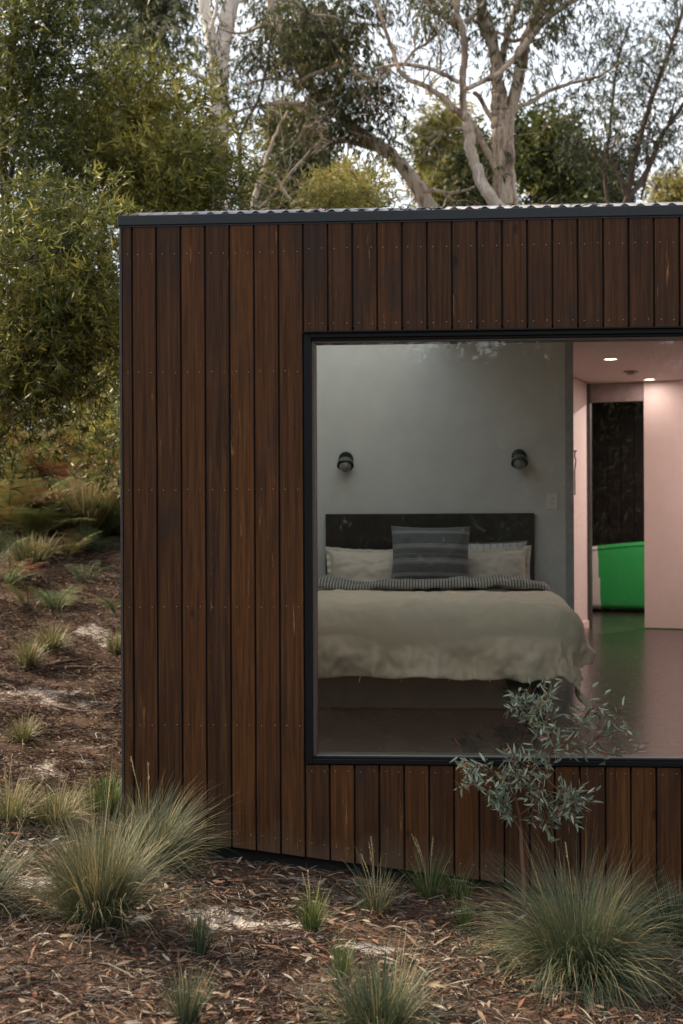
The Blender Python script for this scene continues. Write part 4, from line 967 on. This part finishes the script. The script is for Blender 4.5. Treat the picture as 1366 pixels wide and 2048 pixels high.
limb(m, [(925, 60), (895, 38), (870, 22), (850, 0)], Y, 8, 5, 8, E, 4, .8)
limb(m, [(930, 45), (958, 20), (975, -10)], Y-.3, 5, 3, 8, E, 3, .8)
limb(m, [(810, 125), (830, 100), (855, 85), (880, 60), (895, 40)], Y-.4, 3, 3, 7, None, 5, .7, 1)
limb(m, [(853, 83), (845, 45), (838, 20), (860, 10)], Y-.4, 2.5, 2, 6, None, 5, .6, 1)
limb(m, [(880, 145), (882, 100), (872, 50), (862, 10)], Y-.4, 2.4, 2, 6, E, 4, .6, 1)
limb(m, [(985, 95), (965, 60), (955, 20)], Y, 9, 6, 8)
limb(m, [(930, 260), (915, 255), (890, 265), (860, 290)], Y-.5, 1.5, 1, 5, None, 6, .6, 1)
m.build('trunk', BMIX, t, smooth=True)
f = MB(); C = np.vstack([np.array(E), blob_pts(1060, -10, 100, 35, Y, 1, 20), blob_pts(950, 45, 50, 40, Y, 1, 7), blob_pts(890, 130, 40, 60, Y, 1, 6), blob_pts(1110, 10, 50, 30, Y, 1, 5)]); clump_leaves(f, C, .22, 5, .10, .016, .8, 6, .4)
f.build('crown', GUM, t)
# slender multi-stem tree at right
t, z = tree('gum_tree', 'slender multi-stemmed tree with fine dark foliage at the right edge', 'tree', (1255, 420), 14, GR)
m = MB(); E = []; Y = 14
drop(m, 1252, 410, Y, 8)
limb(m, [(1252, 415), (1262, 350), (1282, 270), (1310, 180), (1335, 110), (1362, 30), (1375, -30)], Y, 7, 3, 8, E, 14, 1.2, 1)
limb(m, [(1255, 400), (1290, 350), (1315, 290), (1345, 240), (1380, 190)], Y, 6, 4, 8, E, 10, 1.1, 1)
limb(m, [(1250, 390), (1235, 345), (1222, 310), (1235, 270)], Y, 3, 2, 6, E, 6, .9, 1)
limb(m, [(1218, 420), (1210, 350), (1218, 270), (1228, 180), (1238, 110), (1262, 40)], Y+.5, 4, 2, 8, E, 12, 1.1, 1)
limb(m, [(1210, 350), (1193, 310), (1186, 260)], Y+.5, 3, 2, 6, E, 4, .9, 1)
limb(m, [(1282, 400), (1295, 340), (1290, 290)], Y, 2.5, 1.5, 6, E, 4, .9, 1)
limb(m, [(1315, 40), (1340, 75), (1350, 110)], Y, 2.5, 2, 6, E, 4, .9, 1)
m.build('trunk', BBROWN, t, smooth=True)
f = MB(); C = np.vstack([np.array(E), blob_pts(1245, 65, 55, 45, Y, .8, 16), blob_pts(1200, 205, 45, 55, Y, .8, 18), blob_pts(1290, 170, 40, 40, Y, .8, 8), blob_pts(1345, 110, 35, 60, Y, .8, 14), blob_pts(1335, 20, 50, 40, Y, .8, 12), blob_pts(1340, 270, 40, 50, Y, .8, 7), blob_pts(1165, 250, 25, 40, Y, .6, 5)]); clump_leaves(f, C, .27, 7, .080, .014, .7, 6, .3)
f.build('crown', DARKG, t)
# thin dark bare tree
t, z = tree('bare_tree', 'thin dark tree with bare forked branches beside the pale gum', 'tree', (483, 420), 10, GR)
m = MB(); Y = 10
drop(m, 484, 430, Y, 5.5); limb(m, [(484, 430), (480, 340), (478, 280), (468, 240), (450, 190), (440, 140)], Y, 5.5, 2, 8, None, 9, .8, 2)
limb(m, [(479, 278), (495, 240), (520, 190), (535, 120), (545, 50)], Y, 4, 1.6, 7, None, 10, .8, 2)
m.build('trunk', BDARK, t, smooth=True)
f = MB(); clump_leaves(f, blob_pts(500, 140, 60, 90, Y, .8, 14), .22, 5, .08, .012, .6, 5, .3); f.build('crown', DARKG, t)
t, z = tree('bare_tree', 'short brown trunk with dead grey limbs curving just above the roof, left of centre', 'tree', (508, 430), 11, GR)
m = MB(); Y = 11
drop(m, 508, 430, Y, 7); limb(m, [(508, 430), (514, 380), (530, 330), (545, 285), (575, 220)], Y, 7, 2, 8, None, 8, .9, 2)
limb(m, [(530, 345), (550, 350), (570, 385), (590, 403), (615, 395), (650, 370)], Y-.5, 4, 2, 8, None, 3, .3, 0)
limb(m, [(512, 420), (545, 390), (585, 340), (640, 280)], Y, 3, 1.5, 6, None, 10, .9, 2)
m.build('trunk', BMIX, t, smooth=True)
# wattles (near, left)
def wattle(label, base, Y, blobs, limbs, leaf=(.085, .0135), n=15, rad=.24, mat=WATTLE, bark=BBROWN, per=8, detail=True, rb=.45, group='wattles left of the cabin', cat='tree', name='wattle_tree', twi=5):
    t, z = tree(name, label, cat, base, Y, group); m = MB(); E = []
    for L_ in limbs: limb(m, L_[0], L_[1], L_[2], L_[3], 8, E, L_[4], L_[5], 1, up=.0)
    f = MB(); C = [np.array(E)] if E else []
    for b_ in blobs: C.append(blob_pts(*b_))
    C = np.vstack(C); clump_leaves(f, C, rad, n, leaf[0], leaf[1], .12, per, rb, .17, (m, twi), detail=detail)
    m.build('trunk', bark, t, smooth=True); f.build('crown', mat, t); return t
def trunkpath(px, py, Y, mid):
    g_ = at(px, py, Y); return None
wattle('big wattle with long narrow leaves filling the left side next to the cabin corner', (60, 1000), 3.4,
       [(120, 480, 130, 50, 3.2, .6, 18), (140, 410, 90, 30, 3.4, .5, 8), (40, 420, 70, 30, 3.3, .5, 6), (40, 520, 90, 60, 3.0, .6, 14), (190, 560, 55, 60, 3.6, .5, 10), (90, 625, 110, 45, 3.0, .5, 14), (50, 700, 80, 35, 3.0, .5, 9), (160, 705, 50, 30, 3.2, .4, 5), (210, 640, 35, 40, 3.4, .4, 5),(-60, 600, 70, 130, 3.0, .6, 12), (50, 775, 75, 35, 3.1, .5, 7), (195, 770, 40, 40, 3.4, .4, 5), (120, 830, 40, 18, 3.3, .3, 2)],
       [([(-150, 1500), (-120, 1100), (-80, 850), (-40, 700), (30, 600), (100, 500)], 3.4, 20, 6, 8, .6), ([(5, 790), (60, 700), (120, 640), (200, 600)], 3.2, 6, 2, 8, .5),
        ([(-10, 530), (50, 527), (70, 535), (85, 555), (75, 575), (55, 580)], 2.6, 1.6, .8, 0, 0), ([(0, 822), (25, 835), (27, 870), (50, 890), (75, 920)], 2.9, 2, 1, 0, 0)])
wattle('wattle with a slim pale stem and low leafy branch in front of the ferns', (160, 1060), 9.3,
       [(222, 835, 28, 24, 7.0, .4, 6), (190, 890, 45, 18, 7.0, .4, 5), (222, 935, 26, 14, 7.0, .3, 4), (110, 875, 35, 16, 7.2, .3, 3), (230, 720, 25, 30, 7.0, .4, 4)],
       [([(158, 1080), (162, 960), (165, 880), (178, 820), (185, 750), (205, 690), (215, 620)], 9.3, 8, 4, 2, .5), ([(165, 890), (172, 850), (168, 800)], 9.3, 3, 2, 0, .3), ([(165, 880), (190, 868), (235, 835)], 7.8, 1.6, 1, 1, .3), ([(165, 930), (148, 952), (190, 960), (230, 945)], 7.6, 1.6, .8, 1, .3)], rad=.24, n=10, rb=.5, leaf=(.10, .017), detail=False)
wattle('broad olive wattle whose rounded crown stands above the left end of the roof', (330, 440), 7.2,
       [(290, 215, 80, 45, 7.2, .9, 24), (240, 260, 85, 60, 7.4, .9, 24), (365, 330, 42, 28, 7.2, .8, 10), (300, 320, 130, 50, 7.0, 1, 34), (400, 350, 70, 50, 7.2, .8, 22), (330, 400, 130, 35, 7.0, .8, 24), (200, 370, 80, 60, 7.4, .8, 20), (475, 365, 25, 22, 7.2, .5, 4), (430, 400, 50, 20, 7.2, .5, 6), (225, 175, 60, 30, 7.4, .6, 7), (300, 150, 40, 16, 7.2, .4, 3)],
       [([(330, 560), (320, 440), (310, 330), (330, 230)], 7.4, 9, 4, 10, .8), ([(320, 420), (350, 360), (365, 320)], 7.3, 5, 2, 5, .35), ([(310, 400), (240, 310), (200, 240)], 7.3, 5, 2, 8, .7)], leaf=(.11, .019), rad=.30, n=14, per=7, detail=False, rb=.5)
wattle('tall dark wattle along the upper left picture edge with two dark stems', (20, 900), 6.2,
       [(60, 30, 120, 40, 6.2, .8, 20), (150, 80, 50, 40, 6.4, .6, 7), (20, 150, 60, 40, 6.2, .8, 9), (120, 220, 85, 55, 6.4, .8, 17), (70, 310, 85, 60, 6.2, .8, 22), (150, 270, 60, 60, 6.4, .6, 10), (-50, 200, 50, 220, 6.2, 1, 14), (150, 340, 60, 50, 6.4, .7, 9), (110, 400, 110, 30, 6.2, .8, 12)],
       [([(10, 520), (15, 400), (35, 280), (55, 180), (80, 90), (100, 10), (110, -60)], 6.4, 6, 3.5, 12, .9), ([(12, 400), (8, 300), (15, 180), (30, 60), (35, -50)], 6.6, 10, 7, 5, .7)], leaf=(.105, .016), rad=.30, n=12, per=7, detail=False, rb=.28, bark=BDARK)
wattle('golden-green wattle bush showing just above the middle of the roof', (720, 440), 7.5,
       [(700, 400, 75, 30, 7.5, 1, 34), (680, 370, 40, 25, 7.5, .6, 9), (745, 385, 35, 25, 7.5, .6, 9), (620, 408, 50, 20, 7.5, .6, 10)],
       [([(720, 560), (715, 440), (700, 380)], 7.6, 5, 2, 6, .6)], leaf=(.085, .014), rad=.20, n=14, per=8, detail=False, rb=.58, mat=YELG)
# background trees
def bg(label, px, py, rx, ry, Y, n, mat, rb=.4, leaf=(.16, .045), rad=.7, per=6, k=14, bark=BBROWN, extra=(), thin=5, droop=.3, name='bush_tree'):
    t, z = tree(name, label, 'tree', (px, py), Y, 'trees in the background bush'); m = MB(); E = []; sc = (Y+D)/F_PX
    p = at(px, py, Y); drop(m, px, py+ry*.3, Y, thin); limb(m, [(px, py+ry*.3), (px+rx*.1, py-ry*.2), (px-rx*.1, py-ry*.7)], Y, thin, thin*.4, 7, E, 7, rx*sc*.6, 1)
    f = MB(); C = [np.array(E), blob_pts(px, py, rx, ry, Y, rx*sc, n)]
    for e_ in extra: C.append(blob_pts(*e_))
    clump_leaves(f, np.vstack(C), rad, k, leaf[0], leaf[1], droop, per, rb, .2); m.build('trunk', bark, t, smooth=True); f.build('crown', mat, t)
bg('sunlit yellow-green tree in the distance between the leaning gum and the large gum', 885, 330, 62, 85, 24, 40, YELG, .6, extra=[(870, 230, 40, 40, 24, 2, 8)])
bg('dark green tree behind the right side of the large gum trunk', 1085, 325, 55, 90, 19, 44, WATTLE, .2, rad=.55, extra=[(1130, 375, 60, 40, 19, 1.5, 16)])
bg('dense dark tree just right of the large gum, low over the roof', 1150, 390, 70, 60, 22, 36, DARKG, .4, rad=.6)
bg('small yellow-green tree in the distance left of the leaning gum', 570, 270, 50, 45, 26, 18, YELG, .35, rad=.6)
bg('dark green tree low over the roof below the leaning gum crown', 620, 370, 75, 45, 22, 30, DARKG, .5, rad=.55)
bg('olive tree far off between the bare tree and the leaning gum', 545, 400, 50, 40, 28, 18, YELG, .3, rad=.7)
bg('grey-green hazy tree at the top behind the leaning gum', 620, 90, 70, 70, 24, 13, GUM, .4, rad=.5, thin=4)
bg('dark green tree left of the large gum trunk, low over the roof', 960, 360, 35, 60, 20, 16, DARKG, .6, rad=.5)
bg('golden tree top at the right edge just over the roof', 1350, 410, 45, 28, 30, 14, YELG, .9, rad=.6)
bg('olive tree rising over the roof behind the slender tree', 1200, 400, 50, 40, 26, 14, GUM, .3, rad=.6)
bg('yellow-green tree low over the roof left of the large gum base', 905, 400, 55, 30, 22, 16, YELG, .5, rad=.5)
bg('dark-leaved tree behind the wattles at the left', 90, 520, 150, 120, 18, 40, WATTLE, .15, rad=.7)
bg('dark tree behind the cabin corner seen through the wattle', 215, 740, 90, 110, 19, 46, DARKG, .25, rad=.6)
bg('dark tree behind the brown trunk at the left edge', 40, 770, 110, 100, 20, 46, DARKG, .2, rad=.65)
bg('large shadowy tree far behind the wattles on the slope', 120, 700, 170, 140, 26, 60, DARKG, .15, rad=1.0)
bg('mid green tree behind the upper left wattle', 300, 400, 120, 50, 22, 20, GUM, .35, rad=.7)
# thick brown trunk at the left edge
t, z = tree('gum_tree', 'thick red-brown trunk standing at the left picture edge above the bracken', 'tree', (5, 905), 11.0, GR)
m = MB(); drop(m, 8, 850, 11, 30, 14); limb(m, [(8, 860), (5, 780), (-10, 690), (-20, 560), (-30, 300)], 11, 30, 18, 12, None, 0)
m.build('trunk', barkmat('red_brown_bark', [(.3, (.045, .026, .02)), (.6, (.12, .07, .052)), (.8, (.20, .14, .11))], 5), t, smooth=True)
f = MB(); clump_leaves(f, blob_pts(-60, 150, 120, 100, 8, 1.5, 24), .4, 12, .12, .022, .4, 6, .2); f.build('crown', DARKG, t)

# low understory behind the ferns
um = MB(); cs = []
for _ in range(170):
    y = RNG.uniform(11, 34); x = RNG.uniform(-22, -1.6-.1*y) if RNG.random() < .8 else RNG.uniform(-24, 26)
    if y < 16 and x > -3: continue
    cs.append((x, y, float(gz(x, y))+RNG.uniform(.1, 1.6)))
clump_leaves(um, np.array(cs), .9, 26, .20, .05, .1, 6, .35, .2)
tag(um.build('undergrowth', leafmat('undergrowth_leaves', [(0, (.022, .028, .012)), (.5, (.055, .062, .024)), (.8, (.12, .085, .035)), (1, (.17, .15, .06))], .25)), 'dense dim scrub under the trees on the slope behind', 'undergrowth', kind='stuff')

# ---- bush behind the viewer: it fills the reflection in the glass
k = 0
for (x, y, h, w_, pale) in ((-9, -24, 6.5, 3.2, 0), (-5.0, -19, 5.5, 2.6, 1), (-1.0, -27, 6.5, 3.4, 0), (2.6, -21, 5.6, 2.8, 1), (6.5, -25, 6.5, 3.2, 0), (10.5, -20, 6, 3.0, 0), (-13.5, -19, 6, 3.2, 0), (14.5, -24, 6.5, 3.4, 0), (4.5, -33, 8, 4, 0), (-4.5, -34, 8, 4, 0), (0.5, -23, 5.5, 2.6, 0), (-2.8, -22, 5.2, 2.4, 0), (4.6, -19, 5, 2.2, 0)):
    z = float(gz(x, y)); t = thing('bush_tree', ['broad dark tree standing in the bush opposite the window', 'pale-trunked tree standing in the bush opposite the window'][pale], 'tree', (x, y, z), 'trees in the bush opposite the window'); m = MB(); E = []
    P = crom([(x, y, z-.1), (x+.2, y, z+h*.3), (x-.15, y+.1, z+h*.6), (x+.1, y, z+h*.85)], 5); tube(m, P, np.linspace(.16, .05, len(P)), 9, rough=.04); branchlets(m, P, .07, 12, w_*.9, 1, .3, .05, E)
    m.build('trunk', BPALE if pale else BBROWN, t, smooth=True)
    f = MB(); nC = 80; o = rdir(nC)*np.cbrt(RNG.random((nC, 1))); C = np.vstack([np.array(E), np.array([x, y, z+h*.5])+o*np.array([w_, w_, h*.45])]); clump_leaves(f, C, .75, 20, .22, .06, .3, 6, .3, .2); f.build('crown', DARKG, t)
um = MB(); cs = []
for _ in range(150):
    y = RNG.uniform(-38, -14.5); x = RNG.uniform(-18, 18); cs.append((x, y, float(gz(x, y))+RNG.uniform(.1, 2.6)))
clump_leaves(um, np.array(cs), .95, 22, .24, .07, .1, 6, .35, .2)
tag(um.build('undergrowth', DARKG), 'dark scrub opposite the cabin window', 'undergrowth', kind='stuff')

# sapling in front of the window
ys_ = -.26; sb = at(1046, 1790, ys_); sb[2] = float(gz(sb[0], ys_))
t = thing('gum_sapling', 'grey-green gum sapling with thin reddish stem in front of the window', 'sapling', sb)
m = MB(); f = MB()
def sp(pix, dY=0.0, r0=.004, r1=.0015, nl=20, L=.056, last=True, yoff=0):
    n_ = len(pix); P = [at(px, py, ys_+.0+yoff+dY*i_/(n_-1)) for i_, (px, py) in enumerate(pix)]
    Q = crom(P, 6); tube(m, Q, np.linspace(r0, r1, len(Q)), 6)
    if nl:
        nl = int(nl*1.12); idx = RNG.integers(int(len(Q)*.15), len(Q), nl)
        base = Q[idx]; T = nrm(np.gradient(Q, axis=0))[idx]
        # short side twigs, each with a few leaves
        for b_, t_ in zip(base, T):
            d = nrm(t_*.5+rdir(1)[0]*.85+[0, 0, .12]); l_ = RNG.uniform(.04, .13); q = crom(wander(b_, d, l_, 3, .25, .02), 3); tube(m, q, np.linspace(.0016, .0009, len(q)), 4, cap=False)
            kk = RNG.integers(4, 9); ii = np.linspace(1, len(q)-1, kk).astype(int)
            ld = nrm(d[None]*.7+rdir(kk)*.8+[0, 0, -.1])
            leaves(f, q[ii], ld, L*RNG.uniform(.55, 1.2, kk), .0125*RNG.uniform(.75, 1.25, kk), np.clip(RNG.normal(.5, .2, kk)+(RNG.random(kk) < .010)*.6, 0, 1), detail=True)
sp([(1046, 1835), (1047, 1760), (1043, 1700), (1040, 1640), (1030, 1595)], .0, .012, .006, 0)
sp([(1040, 1660), (1015, 1620), (985, 1590), (950, 1570), (918, 1575)], -.12, .004, .0015, 24)
sp([(1030, 1600), (1000, 1560), (965, 1530), (935, 1545)], -.05, .003, .0012, 20)
sp([(1030, 1595), (1020, 1555), (1030, 1520), (1040, 1525)], -.1, .003, .0012, 12)
sp([(1040, 1630), (1075, 1600), (1095, 1540), (1105, 1480), (1100, 1430), (1090, 1395)], -.15, .005, .0015, 44)
sp([(1095, 1560), (1125, 1590), (1145, 1620), (1150, 1600)], -.1, .003, .0012, 16)
sp([(1050, 1640), (1085, 1650), (1115, 1625), (1165, 1600)], -.12, .003, .0012, 24)
sp([(1105, 1490), (1080, 1450), (1060, 1420), (1040, 1405), (1020, 1420)], -.1, .003, .0012, 20)
sp([(1105, 1510), (1140, 1480), (1165, 1440), (1185, 1410), (1200, 1420)], -.1, .003, .0012, 22)
sp([(1130, 1500), (1170, 1490), (1215, 1465), (1240, 1450)], -.05, .003, .0012, 12)
sp([(1175, 1490), (1220, 1510), (1265, 1505), (1300, 1492)], -.05, .002, .001, 6)
sp([(1090, 1600), (1060, 1585), (1040, 1560), (1060, 1550)], -.1, .003, .0012, 12)
m.build('stem', barkmat('red_twig', [(.3, (.09, .042, .028)), (.7, (.22, .12, .08))], 30), t, smooth=True); f.build('foliage', GREYL, t)

# ------------------------------------------------------------------ sky and sun
W = bpy.data.worlds.new('World'); S.world = W; W.use_nodes = True; nt = W.node_tree; nn = N_(nt)
for n in list(nt.nodes): nt.nodes.remove(n)
SUNV = nrm(np.array([-.70, .30, .68])); el = math.asin(SUNV[2]); az = math.atan2(SUNV[0], SUNV[1])
sky = nn('ShaderNodeTexSky', sky_type='NISHITA'); sky.sun_disc = False; sky.sun_elevation = el; sky.sun_rotation = az; sky.air_density = 1.0; sky.dust_density = 2.5
tc = nn('ShaderNodeTexCoord').outputs['Generated']
cn = noise_(nn, 2.6, 6, tc, .6, (1, 1, 2.6)); cf = ramp(nn, cn, [(.40, (.45, .45, .45)), (.60, (1, 1, 1))])
cloud = ramp(nn, noise_(nn, 3.5, 5, tc, .55, (1, 1, 2.2)), [(.35, (7.6, 8.2, 9.0)), (.62, (9.7, 10.0, 10.2))])
c = mixc(nn, cf, sky.outputs[0], cloud)
b = nn('ShaderNodeBackground'); nt.links.new(c, b.inputs[0]); b.inputs[1].default_value = .088
o_ = nn('ShaderNodeOutputWorld'); nt.links.new(b.outputs[0], o_.inputs[0])
sl = bpy.data.lights.new('sun', 'SUN'); sl.energy = 4.8; sl.angle = math.radians(5); sl.color = (1, .84, .62); so = bpy.data.objects.new('sun', sl); COL.objects.link(so)
so.rotation_euler = Vector([float(q) for q in SUNV]).to_track_quat('Z', 'Y').to_euler()
S.view_settings.view_transform = 'Standard'; S.view_settings.look = 'None'; S.view_settings.exposure = 1.03; S.view_settings.gamma = 1
S.render.engine = 'CYCLES'; cy = S.cycles
cy.max_bounces = 7; cy.diffuse_bounces = 4; cy.glossy_bounces = 3; cy.transmission_bounces = 4; cy.transparent_max_bounces = 8
cy.caustics_reflective = False; cy.caustics_refractive = False; cy.sample_clamp_indirect = 4
cy.use_denoising = True
